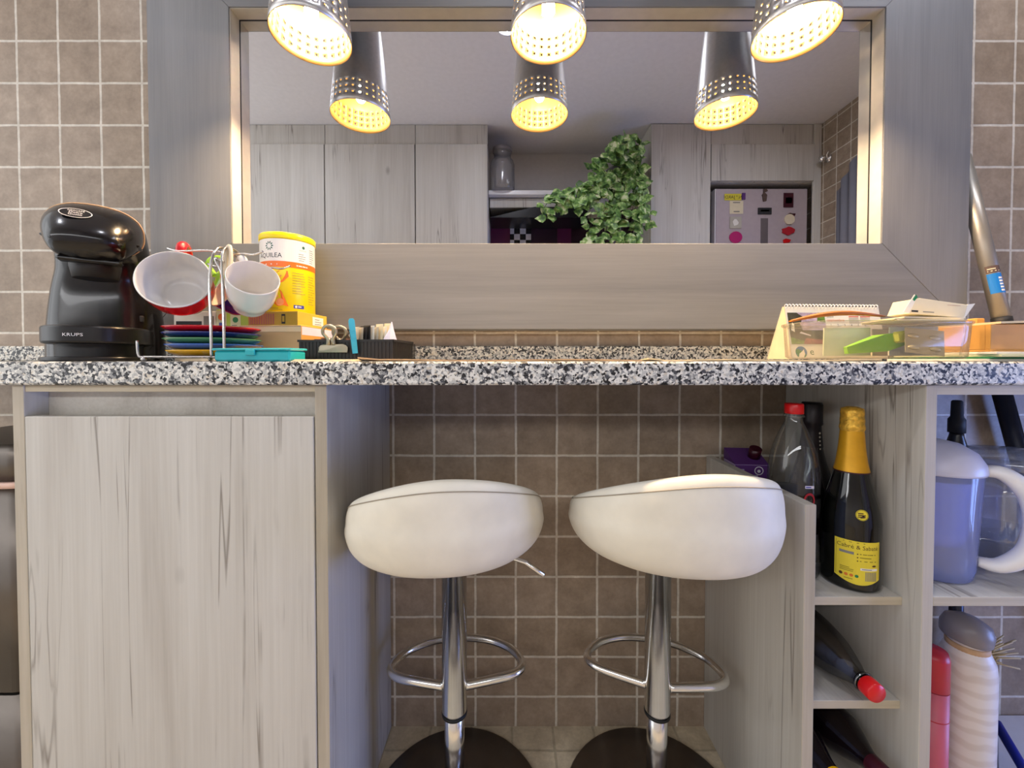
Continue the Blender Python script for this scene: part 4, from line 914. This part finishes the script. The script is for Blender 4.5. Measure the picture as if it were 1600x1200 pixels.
def strip_label(p, w_, t_, bt, m, l, k=18):
    vs = []
    for i in range(k + 1): u = -w_ + 2*w_*i/k; vs += [(u, bt + .008 - .010*math.sin(math.pi*i/k)), (u, t_)]
    p.p.append((vs, [(2*i, 2*i+2, 2*i+3, 2*i+1) for i in range(k)], p.mi(m), l))
strip_label(p, LW, .090, .016, 'label_yellow', 1); 
for q in (-LW + .002, LW - .0026): p.rect(q, .026, q + .0006, .087, 'label_edge', 2, 1)
p.text('Cabré & Sabaté', -.031, .0765, .0098, 'ink_brown', 2, sx=.98); p.lines(-.022, .0865, .024, 1, .01, .0014, 'label_edge')
p.rect(-.027, .066, -.007, .0705, 'ink_grey', 2); p.lines(-.026, .041, -.006, 3, .0028, .0014, 'label_edge')
for i in range(3): p.disc(-.002, .068 - i*.006, .0011, 'ink_brown', 2, 8); p.lines(.001, .0675 - i*.006, .027, 1, .01, .0016, 'label_edge', seed=i)
for i, m in enumerate(('ink_brown', 'ink_orange', 'ink_orange', 'ink_green')): p.disc(-.0245 + i*.0072, .029, .0027, m, 2, 12)
p.rect(.002, .0405, .029, .0445, 'paper', 2); p.lines(.004, .0418, .027, 1, .01, .0014, 'ink_grey', 3); p.disc(.023, .049, .0036, 'ink_brown', 2, 12, ry=.0016)
for i in range(12): p.rect(.009 + i*.0016, .0225, .0099 + i*.0016, .0385, 'ink_grey', 2, 1)
p.lines(-.020, .022, -.002, 1, .01, .0013, 'label_edge')
p.build('yellow_label', mp, cv, .00015)
def prof_map(pr, ang):
    def rad(z):
        for (a, za), (b_, zb_) in zip(pr, pr[1:]):
            if za <= z <= zb_ and zb_ > za: return a + (b_-a)*(z-za)/(zb_-za)
        return pr[-1][0]
    def f(u, v, h):
        r = rad(v) + .0004 + h; a = ang + u/max(r, .01); return Vector((r*math.cos(a), r*math.sin(a), v))
    return f
p = Print(); p.disc(.004, .136, .0092, 'label_yellow', 1); p.ring(.004, .136, .0088, .0078, 'label_edge', 2); p.lines(-.002, .138, .010, 3, .003, .0016, 'ink_brown'); p.build('round_sticker', prof_map(pr, va), cv, .00015)

db, pr = bottle('sparkling_wine_bottle', 'black foiled dark bottle standing behind the yellow labelled one', 'bottle', (.6245, .818, zs + .0008), [(.028, .004), (.036, 0), (.040, .006), (.040, .11), (.0385, .135), (.032, .17), (.022, .21), (.0165, .25), (.015, .29)], 'wine_dark')
MB().lathe([(.0200, .225), (.0178, .25), (.0168, .268), (.0195, .272), (.0190, .280), (.0190, .312), (.017, .3165), (.0005, .3168)], 36, cap0=False).build('neck_foil', 'foil_black', db)
p = Print()
for i in range(5): p.disc(.006, .255 - i*.008, .0022 - .0001*i, 'card_grey', 1, 8)
p.build('foil_lettering', lambda u, v, h: prof_map([(.0210, .2), (.0200, .225), (.0180, .25), (.0180, .30)], math.atan2(-.81, -.62) + .5)(u, v, h), db)

petp = [(.026, .006), (.036, .001), (.0425, .010), (.0425, .05), (.0405, .075), (.0405, .105), (.0425, .13), (.0425, .165), (.0415, .195), (.035, .235), (.0235, .268), (.0150, .288), (.0135, .300), (.0135, .315)]
def pet(label, loc, rot, body, cap_, lab=True, liquid=None):
    t, pr = bottle('plastic_bottle', label, 'bottle', loc, petp, body, rot)
    MB().lathe([(.0165, .296), (.0175, .298), (.0165, .301)], 24).build('neck_ring', body, t)
    MB().lathe([(.0155, .303), (.0158, .304), (.0158, .320), (.0145, .3225), (.0005, .3226)], 30).build('cap', cap_, t)
    if lab: MB().lathe([(.0412, .085), (.0412, .130), (.0432, .158)], 40, cap0=False, cap1=False).build('label_band', 'cola_label' if lab is True else lab, t)
    if liquid: MB().lathe([(.034, .004), (.0405, .012), (.0405, .05), (.0385, .075), (.0385, .105), (.0405, .13), (.0405, .165), (.034, .232), (.022, .266), (.014, .286)], 40).build('drink', liquid, t)
    return t
t = pet('clear empty plastic bottle with red cap standing in the rack by the low panel', (.5400, .752, zs), (0, 0, 0), 'pet', 'red_plastic', 'cola')
p = Print(); p.ring(.0, .150, .010, .007, 'cola_label', 1, ky=1.4); p.rect(-.008, .172, .008, .177, 'paper_violet', 1); p.lines(-.007, .1735, .007, 1, .01, .002, 'ink_blue', 2); p.build('label_print', cyl_map((0, 0, 0), .0434, math.atan2(-.752, -.54) + R(35), 0), t)
def lying(px, py, d, tip=.3226):
    return at(px, py, d)
pet('dark plastic bottle with red cap lying in the middle rack bay', (.586, .955, zs2 + .048), (R(91.5), 0, R(2)), 'pet_smoke', 'red_plastic', None, 'cola')
t1, _ = bottle('wine_bottle', 'dark burgundy bottle lying in the lowest rack bay, upper of two', 'bottle', (.612, .932, zs3 + .0405), [(.028, .004), (.036, 0), (.038, .006), (.038, .18), (.034, .21), (.018, .25), (.0145, .27), (.0145, .30)], 'wine_dark', (R(86), 0, R(3)))
MB().lathe([(.0152, .232), (.0152, .300), (.014, .302), (.0005, .302)], 28, cap0=False).build('neck_foil', 'burgundy', t1)
t2, _ = bottle('wine_bottle', 'dark bottle with yellow cap lying lowest in the rack bay beside the low panel', 'bottle', (.5365, .937, zs3 + .0385), [(.026, .004), (.034, 0), (.036, .006), (.036, .18), (.032, .22), (.018, .265), (.0145, .285), (.0145, .31)], 'wine_dark', (R(86), 0, R(1)))
MB().lathe([(.0162, .288), (.0162, .316), (.0150, .319), (.0005, .3195)], 28, cap0=False).build('cap', 'yellow_gloss', t2)
jc = thing('juice_carton', 'purple and white juice carton with red cap at the back of the rack', 'carton', (.5400, .905, zs), (0, 0, R(-6)))
MB().box((-.036, -.030, 0), (.036, .030, .1705), c=.001).build('carton_body', 'violet_pale', jc)
MB().prism([(-.036, -.030, .1707), (.036, -.030, .1707), (.036, .030, .195), (-.036, .030, .195)], (0, 0, .0006)).build('sloped_top', 'purple', jc)
b = MB(); b.prism([(-.036, -.0295, .1706), (-.036, .030, .1706), (-.036, .030, .1945)], (.072, 0, 0)); b.build('gable', 'purple', jc)
MB().cyl((.016, -.002, .182), (.016, -.012, .204), .0125, n=24).build('cap', 'burgundy', jc)
p = Print(); p.rect(-.036, .130, .036, .1700, 'purple', 1); p.ring(.014, .158, .0095, .0078, 'white_plastic', 2); p.disc(.014, .157, .0035, 'white_plastic', 2, 12); p.lines(-.03, .155, -.010, 2, .012, .006, 'violet_pale', 2); p.rect(-.012, .135, .012, .148, 'violet_pale', 2)
p.build('carton_print', plane_map((0, -.0302, 0), (1, 0, 0), (0, 0, 1)), jc)

# ------------------------------------------------------------------ open shelf at the right
zq = zq1 + .0002
pt = thing('water_pitcher', 'blue tinted water filter pitcher with white handle on the right shelf', 'pitcher', (.768, .722, zq))
MB().lathe([(.050, 0), (.056, .003), (.060, .02), (.064, .10), (.068, .19)], 48, cap1=False).build('pitcher_body', 'pitcher_blue', pt)
MB().lathe([(.045, .060), (.050, .075), (.056, .150), (.060, .175)], 40, cap1=False).build('filter_funnel', 'blue_filter', pt)
MB().lathe([(.071, .188), (.072, .192), (.070, .204), (.060, .222), (.040, .236), (.015, .242), (.0005, .2425)], 48).build('lid', 'lid_grey', pt)
hp = catmull([(.055, 0, .190), (.088, 0, .192), (.117, 0, .160), (.126, 0, .112), (.117, 0, .065), (.088, 0, .034), (.060, 0, .033)], 7)
rg = []
for i, q in enumerate(hp):
    t_ = (hp[min(i+1, len(hp)-1)] - hp[max(i-1, 0)]).normalized(); nn_ = Vector((t_.z, 0, -t_.x)); k = math.sin(math.pi*min(1, max(0, (i+2)/(len(hp)+3))))
    th, wd = .006 + .010*k, .012 + .006*k
    rg.append([q + nn_*th*math.cos(2*math.pi*j/16) + Vector((0, 1, 0))*wd*math.sin(2*math.pi*j/16) for j in range(16)])
h_ = fix_normals(MB().rings(rg).build('handle', 'white_plastic', pt)); h_.rotation_euler = (0, 0, R(-38))

jx, jy = .985, .772
jr = thing('glass_jar', 'large clear glass jar with glass lid beside the water pitcher', 'jar', (jx, jy, zq))
n_ = 72; rg = []
for r, z in ((.060, 0), (.080, .003), (.088, .014), (.090, .05), (.090, .135), (.086, .155), (.070, .170), (.066, .176)):
    rib = .0012 if .01 < z < .15 else 0
    rg.append([Vector(((r + rib*math.cos(24*2*math.pi*j/n_))*math.cos(2*math.pi*j/n_), (r + rib*math.cos(24*2*math.pi*j/n_))*math.sin(2*math.pi*j/n_), z)) for j in range(n_)])
MB().rings(rg, 0, True, False).build('jar_body', 'jar_clear', jr)
MB().lathe([(.0835, .044), (.001, .0445)], 40, cap0=False).build('water', 'jar_clear', jr)
MB().lathe([(.072, .178), (.074, .182), (.073, .194), (.06, .206), (.02, .212), (.0005, .212)], 48, cap0=False).build('lid', 'jar_clear', jr)
MB().tube(catmull([(.070, -.03, .176), (.078, -.034, .184), (.088, -.03, .180), (.096, -.01, .166), (.098, .0, .16)], 5), .0028, 8).build('wire_clasp', 'wire_chrome', jr)
bs = thing('dropper_bottle', 'slim dark bottle with black nozzle standing behind the glass jar', 'bottle', (1.004, .886, zq))
MB().lathe([(.0165, 0), (.018, .003), (.018, .19), (.012, .215), (.011, .225)], 28).build('bottle_body', 'black_satin', bs)
MB().lathe([(.0145, .222), (.0145, .252), (.0105, .258), (.0095, .292), (.007, .295)], 24).build('nozzle', 'rubber', bs)
dp = thing('mop_pole', 'dark grey mop pole leaning behind the right shelf', 'pole', (1.165, .930, 0.0))
q0, q1 = Vector((1.385 - 1.165, 0.0, .062)), Vector((1.150 - 1.165, 0.0, .862))
MB().cyl(q0, q1, .0165, n=24).build('tube', 'pole_dark', dp); MB().cyl(q0 - (q1-q0).normalized()*.02, q0 + (q1-q0).normalized()*.02, .0185, n=20).build('end_cap', 'rubber', dp)
bp = thing('broom_stick', 'dark vertical stick standing in the right corner behind the white flask', 'stick', (1.062, .930, zq2)); MB().cyl((0, 0, 0), (0, 0, .478), .0125, n=20).build('stick_tube', 'pole_dark', bp)
zr = zq2 + .0002
wf_ = thing('flask', 'tall cream flask with wavy pattern and grey cap in the bottom right shelf', 'flask', (.838, .715, zr))
MB().lathe([(.036, 0), (.038, .003), (.038, .315), (.036, .335), (.029, .352), (.026, .362), (.026, .372)], 44).build('flask_body', 'flask_stripes', wf_)
cp = MB().lathe([(.031, 0), (.034, .004), (.035, .020), (.030, .034), (.016, .042), (.0005, .044)], 36).build('cap', 'cap_grey', wf_, loc=(-.004, 0, .366)); cp.rotation_euler = (0, R(8), 0)
MB().tube([(.026, -.004, .362), (.036, -.006, .366), (.040, -.006, .374), (.034, -.004, .382)], .004, 8).build('cap_hinge', 'white_plastic', wf_)
MB().lathe([(.0272, .350), (.0288, .352), (.0288, .360), (.027, .362)], 36).build('neck_ring', 'mat_leather', wf_)
rf = thing('flask', 'slim red bottle hidden partly behind the rack post beside the cream flask', 'flask', (.7455, .690, zr))
MB().lathe([(.022, 0), (.0235, .003), (.0235, .300)], 32).build('bottle_body', 'red_flask_pale', rf); MB().lathe([(.0230, .301), (.0238, .302), (.0238, .355), (.021, .366), (.0005, .368)], 32).build('cap', 'red_flask', rf)
for z in (.06, .16, .25): MB().lathe([(.0236, z), (.0240, z + .001), (.0236, z + .002)], 32, cap0=False, cap1=False).build('ring_groove', 'red_flask', rf)
br = thing('bottle_brush', 'straw bristled brush sticking out of a dark holder behind the cream flask', 'brush', (1.0, .835, zr))
MB().lathe([(.030, 0), (.034, .004), (.030, .12), (.026, .20), (.020, .225)], 28).build('holder', 'pole_dark', br)
rn = random.Random(3); b = MB()
for i in range(70):
    a = rn.uniform(0, 6.28); s_ = rn.uniform(.2, 1); d_ = Vector((math.cos(a)*s_*.055 + .012, math.sin(a)*s_*.04, rn.uniform(.03, .085)))
    b.tube([(math.cos(a)*.010, math.sin(a)*.010, .215), Vector((0, 0, .220)) + d_*.55, Vector((0, 0, .210)) + d_ + Vector((.008, 0, -.006))], .0016, 4)
b.build('bristles', 'bristle', br)
q0, q1 = at(1556, 1128, .86), at(1640, 1200, .74)
hl = thing('dustpan_handle', 'dark blue handle slanting down at the bottom right corner', 'handle', (q1.x, q1.y, zr)); MB().cyl(Vector((q0.x, q0.y, max(q0.z, zr + .03))) - Vector((q1.x, q1.y, zr)), Vector((0, 0, .012)), .009, n=16).build('rod', 'blue_handle', hl); MB().box((-.06, -.045, 0), (.11, .05, .012), c=.003).build('pan', 'blue_handle', hl)

bn = thing('pedal_bin', 'tall grey metal bin standing left of the base cabinet', 'bin', (-.968, .80, 0))
MB().rings(rrings([(.140, .135, .03, 0), (.142, .137, .03, .10), (.142, .137, .03, .335)])).build('bin_body', 'bin_metal', bn)
MB().rings(rrings([(.142, .137, .03, .340), (.142, .137, .03, .690)])).build('upper_bin', 'bin_metal', bn)
MB().rings(rrings([(.146, .141, .03, .692), (.146, .141, .03, .702)])).build('liner_edge', 'bin_pink', bn)
MB().rings(rrings([(.142, .137, .03, .704), (.142, .137, .03, .752), (.134, .129, .03, .765)])).build('lid', 'bin_metal', bn)
# ------------------------------------------------------------------ the kitchen behind, seen in the mirror
CF = 2*GLASS_Y - 2.51                                     # front plane of the tall cabinets
def room_panel(name, x0, x1, z0, z1, y, par, m='laminate_pale', th=.018):
    l = par.location; return MB().box((x0 - l.x, y - th - l.y, z0 - l.z), (x1 - l.x, y - l.y, z1 - l.z)).build(name, m, par, bevel=.002)
ztop, zdoor, zlow = CEIL - .002, ZC + 334*2.51/615, 1.42
uc = [( -2.29, -1.76, 'pale oak wall cabinet farthest left in the mirror, mostly cut by its frame'), (-1.757, -1.187, 'pale oak wall cabinet at the left edge of the mirror view'), (-1.184, -.614, 'pale oak wall cabinet in the middle of the mirrored row at left'), (-.611, -.155, 'pale oak wall cabinet next to the open niche in the mirror')]
for x0, x1, lab in uc:
    t = thing('wall_cabinet', lab, 'cabinet', ((x0+x1)/2, FY, zlow), group='wall cabinets across the kitchen')
    room_panel('cabinet_body', x0, x1, zlow, zdoor, CF - .020, t, th=CF - .02 - FY - .002)
    room_panel('door', x0 + .002, x1 - .002, zlow - .01, zdoor - .002, CF, t)
    room_panel('top_filler', x0, x1, zdoor, ztop, CF - .012, t)
lf = thing('fill_light_housing', 'long slim housing added for the unseen fill light under the wall cabinets', 'light fixture', (-.75, -.70, 1.355))  # body added to carry the frontal fill light
MB().prism([(-1.46, -.0466, -.0400), (-1.46, .0426, .0400), (-1.46, .0426, .0535), (-1.46, -.10, .0535), (-1.46, -.10, -.0400)], (2.92, 0, 0)).build('housing', 'white_plastic', lf)
tx0, tx1 = .877, 1.257
t = thing('tall_cabinet', 'tall pale oak cabinet between the plant and the fridge in the mirror', 'cabinet', ((tx0+tx1)/2, FY, 0))
room_panel('cabinet_body', tx0, tx1, 0, ztop, CF - .02, t, th=CF - .02 - FY - .002)
room_panel('door', tx0 + .002, tx1 - .002, .1, ztop - .002, CF, t)
t = thing('top_cabinet', 'pale oak cabinet panel above the fridge in the mirror', 'cabinet', (1.6, FY, 2.04))
zf_ = ZC + 274*2.51/615
room_panel('cabinet_body', tx1 + .001, RX - .002, zf_ + .012, ztop, CF - .02, t, th=CF - .02 - FY - .002)
room_panel('door', tx1 + .003, RX - .05, zf_ + .014, zdoor - .002, CF, t); room_panel('top_filler', tx1 + .003, RX - .05, zdoor, ztop, CF - .008, t)
room_panel('side_filler', RX - .048, RX - .002, 1.2, ztop, CF - .004, t)
fx0_, fx1_ = 1.262, 1.905
fr = thing('fridge', 'grey fridge covered with magnets, seen at the right of the mirror', 'fridge', ((fx0_+fx1_)/2, CF - .2, 0)); fl = fr.location
room_panel('fridge_body', fx0_, fx1_, 0.02, zf_ - .012, CF - .085, fr, 'fridge_side', th=.27)
room_panel('door', fx0_ + .045, fx1_ - .015, .75, zf_ - .025, CF - .030, fr, 'fridge', th=.05)
room_panel('door_edge', fx0_ + .036, fx0_ + .043, .75, zf_ - .025, CF - .028, fr, 'white_plastic', th=.05)
room_panel('freezer_door', fx0_ + .045, fx1_ - .015, .06, .74, CF - .030, fr, 'fridge', th=.05)
hx_ = mat_(1194, 360, 2.54)
room_panel('recessed_grip', hx_.x - .024, hx_.x + .024, 1.15, mat_(1194, 341, 2.54).z, CF - .0285, fr, 'fridge_grip', th=.002)
yM = CF - .0295; dM = 2*GLASS_Y - yM
def magnet(name, label, px, py, shapes, cat='magnet'):
    o = mat_(px, py, dM); t = thing(name, label, cat, (o.x, yM, o.z), group='magnets and notes on the fridge')
    k = 0
    for nm, m, pts, th in shapes:
        s_ = dM/F                                          # seen in the mirror: left stays left in the room's x
        MB().prism([((a)*s_, 0.0005 + .0015*k, -b_*s_) for a, b_ in pts], (0, th, 0)).build(nm, m, t); k += 1
    return t
bx = lambda x0, y0, x1, y1: [(x0, y0), (x1, y0), (x1, y1), (x0, y1)]
def blob(rx, ry, n=16, k=0.0, cx_=0, cy_=0): return [(cx_ + rx*(1 + k*math.sin(3*i))*math.cos(2*math.pi*i/n), cy_ + ry*(1 + k*math.cos(2*i))*math.sin(2*math.pi*i/n)) for i in range(n)]
m_ = magnet('fridge_note', 'small yellow note with handwriting at the top left of the fridge', 1145, 308, [('note', 'sticky_yellow', bx(-13, -5, 13, 5), .001)], 'note')
s_ = dM/F; p = Print(); p.text('N.º JARDÍ', 0, -.010, .028, 'ink', 1, 'CENTER'); p.build('handwriting', lambda u, v, h: Vector((-u, .0018 + h, v)), m_)
magnet('fridge_magnet', 'small purple magnet holding the yellow note on the fridge', 1161, 307, [('magnet', 'purple', bx(-2, -5, 3, 5), .006)])
magnet('fridge_note', 'cream paper note hanging under the yellow note on the fridge', 1150, 324, [('note', 'paper_cream', bx(-10, -10, 11, 10), .001), ('ink_line', 'ink_grey', bx(-5, -8, 6, -6.5), .0006), ('ink_line', 'ink_grey', bx(-4, 6, 5, 7.5), .0006)], 'note')
magnet('fridge_magnet', 'grey blue patterned square magnet under the cream note on the fridge', 1149, 348, [('backing', 'card_grey', bx(-9, -9, 9, 9), .004), ('motif', 'ink_grey', bx(-7, -7, 7, 7), .0015), ('centre', 'paper', blob(4.5, 5, 9, .2), .0015)])
magnet('fridge_magnet', 'round magenta magnet low on the left of the fridge', 1149, 371, [('disc', 'magenta', blob(10, 9), .006), ('motif', 'paper_violet', blob(3, 5, 12, .3, 1), .001)])
magnet('fridge_magnet', 'thin dark figure shaped magnet at the top middle of the fridge', 1194, 305, [('figure', 'dark_wood', [(-2, -9), (3, -10), (5, -6), (0, -4), (4, 0), (3, 9), (-2, 10), (-3, 3), (-4, 0), (-2, -3)], .005)])
magnet('fridge_magnet', 'wide white and dark plaque magnet at the middle of the fridge', 1194, 330, [('plaque', 'ink', bx(-10, -5, 11, 5), .004), ('plate', 'card_grey', bx(-9, -4, 10, 3), .0015), ('letters', 'ink', bx(-6, -2, 7, 1), .001)])
magnet('fridge_magnet', 'rectangular dark picture magnet at the upper right of the fridge', 1231, 313, [('picture', 'burgundy', bx(-7, -11, 8, 11), .004), ('motif', 'card_grey', [(-6, 8), (6, 8), (6, 10), (-6, 10)], .001), ('motif', 'ink', bx(-4, -4, 6, 5), .001)])
magnet('fridge_magnet', 'cream round magnet with red top at the right of the fridge', 1233, 343, [('plate', 'cream_gloss', blob(8, 8), .006), ('motif', 'burgundy', blob(6, 3, 10, .3, 3, -7), .002)])
magnet('fridge_magnet', 'brown red oval magnet below the cream round one on the fridge', 1231, 361, [('oval', 'red_flask', blob(10, 6, 12, .15), .006), ('motif', 'box_olive', blob(6, 2.5), .001)])
magnet('fridge_magnet', 'small red lettering magnet lowest at the right of the fridge', 1229, 377, [('letters', 'red_plastic', [(-6, -2), (-2, -4), (6, -2), (4, 2), (-5, 3)], .005)])

# niche with hood, shelf, jar, plant
nx0, nx1 = -.153, .875
t = thing('niche_back_panel', 'dark violet glossy back panel of the cooking niche in the mirror', 'panel', (.36, FY, 1.3)); MB().box((nx0 - .36, .002, 0), (nx1 - .36, .016, 2.03 - 1.3 - .035)).build('panel_sheet', 'recess_dark', t)
MB().box((nx0 - .36, .017, -.0), (nx0 - .36 + .14, .024, .60)).build('purple_strip', 'recess_purple', t)
MB().box((nx0 - .36 + .48, .017, 0), (nx0 - .36 + .58, .022, .62)).build('purple_strip', 'recess_purple', t)
a = mat_(797, 342, 2.82); c = mat_(830, 380, 2.82)
t2 = tag(MB().box((0, 0, 0), (c.x - a.x, .008, .22)).build('checkered_tiles', 'checker', loc=(a.x, FY + .026, a.z - .22)), 'black and white checkered tile strip in the niche in the mirror', 'tiles')
zsh = mat_(880, 293, 2.54).z
sh = tag(MB().box((nx0, 0, 0), (nx1, .264, .028), c=.002).build('wall_shelf', 'white_plastic', loc=(0, FY + .018, zsh - .02)), 'thin white shelf across the niche carrying the glass jar and the plant', 'shelf')
vl = thing('range_hood', 'dark wooden hood valance under the white shelf in the mirror', 'hood', (.20, FY + .036, zsh - .16))
MB().box((nx0 - .20 + .005, 0, .072), (.52, .20, .135), c=.003).build('valance', 'laminate_pale', vl)
MB().prism([(nx0 - .20 + .005, 0, .0), (.30, 0, .0), (.30, 0, .070), (-.05, 0, .070)], (0, .22, 0)).build('hood_body', 'black_satin', vl)
up = thing('niche_upper_board', 'dark board along the wall just above the white shelf', 'board', (.36, FY, zsh + .0085)); MB().box((nx0 - .36, .002, 0), (nx1 - .36, .014, .10)).build('board_sheet', 'dark_wood', up)
gj = mat_(785, 290, 2.62)
jt = thing('glass_jar', 'large hammered glass jar standing on the white shelf seen in the mirror', 'jar', (gj.x, gj.y, zsh + .0085))
MB().lathe([(.06, 0), (.075, .004), (.080, .02), (.080, .17), (.072, .195), (.055, .21), (.055, .245), (.060, .25)], 40, cap1=False).build('jar_body', 'jar_grey', jt)
MB().lathe([(.062, .251), (.064, .256), (.064, .275), (.05, .282), (.0005, .283)], 32).build('lid', 'cap_grey', jt)
# trailing ivy
ip = mat_(960, 290, 2.60); pb = Vector((ip.x + .035, ip.y, zsh + .0085))
iv = thing('trailing_ivy', 'trailing variegated ivy spilling off the white shelf in the mirror', 'plant', pb)
MB().lathe([(.06, 0), (.065, .003), (.085, .12), (.09, .125), (.08, .125), (.075, .11), (.0005, .10)], 32).build('pot', 'pot', iv)
rn = random.Random(11); stems = MB(); leaves = MB()
def leaf(c, d, nrm, s):
    d = d.normalized(); nn = (nrm - d*nrm.dot(d)).normalized(); sd = d.cross(nn)
    o2 = [(0, 0), (.30, .10), (.52, .34), (.40, .60), (.20, .80), (0, 1.08), (-.20, .80), (-.40, .60), (-.52, .34), (-.30, .10)]
    vs = [c + (sd*a + d*b_)*s + nn*(-.18*abs(a) - .10*b_*b_)*s for a, b_ in o2]
    inn = [c + (sd*a*.74 + d*(.07 + b_*.82))*s + nn*(.02 - .18*abs(a)*.62 - .10*b_*b_)*s for a, b_ in o2]
    leaves.add(vs + inn, [(i, (i+1) % 10, 10 + (i+1) % 10, 10 + i) for i in range(10)], 1); leaves.add(inn, [tuple(range(10))], 0)
dI = 2*GLASS_Y - (pb.y + .10)
vines = [[(975, 262), (955, 275), (925, 285), (890, 297), (865, 305), (850, 325)], [(970, 268), (940, 292), (905, 300), (878, 312), (858, 338)], [(975, 265), (950, 290), (920, 310), (890, 320)], [(978, 265), (960, 300), (945, 325), (930, 345), (918, 380)],
         [(978, 262), (968, 300), (962, 330), (955, 372)], [(985, 262), (975, 300), (975, 340), (968, 392)], [(990, 262), (990, 300), (988, 340), (985, 378)], [(990, 250), (1002, 280), (1005, 320), (1012, 345)], [(975, 258), (968, 240), (975, 222), (990, 214)], [(985, 258), (995, 235), (1000, 222)], [(970, 262), (950, 248), (935, 250)],
         [(965, 265), (935, 290), (922, 320), (924, 362), (920, 392)], [(980, 268), (960, 310), (948, 355), (940, 395)], [(992, 255), (998, 300), (1000, 340), (996, 385)], [(970, 255), (958, 235), (962, 225)], [(975, 268), (955, 282), (938, 272), (925, 266)], [(985, 265), (978, 250), (985, 235)]]
for vi, vn in enumerate(vines):
    pts = [mat_(px, py, dI + (.06 - .15*min(1, k/2.0)) + rn.uniform(-.02, .02)) for k, (px, py) in enumerate(vn)]
    pts = [p - pb for p in pts]
    pth = catmull(pts, 7); stems.tube(pth, .0022, 5)
    for i in range(1, len(pth)):
        for _ in range(2 if vi not in (0, 1, 2) or i % 2 else 3):
            if rn.random() < .66:
                c = pth[i] + Vector((rn.uniform(-.03, .03), rn.uniform(-.02, .04), rn.uniform(-.025, .025)))
                leaf(c, Vector((rn.uniform(-.8, .8), rn.uniform(-.1, .6), rn.uniform(-1, .1))), Vector((rn.uniform(-.5, .5), 1, rn.uniform(-.1, .7))), rn.uniform(.042, .072))
stems.build('stems', 'stem', iv); leaves.build('foliage', ['ivy_leaf', 'ivy_leaf'], iv)

# right wall: hook and curtain
hk = mat_(1290, 248, 2.46); hk.x = RX
hkt = thing('wall_hook', 'small round chrome wall knob on the tiles at the right of the mirror view', 'hook', hk, (0, R(-90), 0))
MB().lathe([(.022, 0), (.022, .004), (.008, .008), (.007, .026), (.016, .032), (.020, .042), (.015, .054), (.0005, .058)], 24).build('knob', 'chrome', hkt); MB().tube([(-.02, .012, .02), (.01, .03, .035), (.03, .04, .03)], .003, 8).build('hook_arm', 'chrome', hkt)
cvx = RX - .03
b = MB(); N = 30; rows = []
for i in range(N + 1):
    u = i/N; y = -.48 + .20*u; zt_ = 1.91 + .24*u; x = cvx + .010*math.sin(u*22)
    rows.append([Vector((x, y, .95)), Vector((x, y, zt_)), Vector((x + .002, y, zt_)), Vector((x + .002, y, .95))])
tag(b.rings(rows).build('curtain', 'curtain'), 'grey curtain beside the window at the right edge of the mirror view', 'curtain')
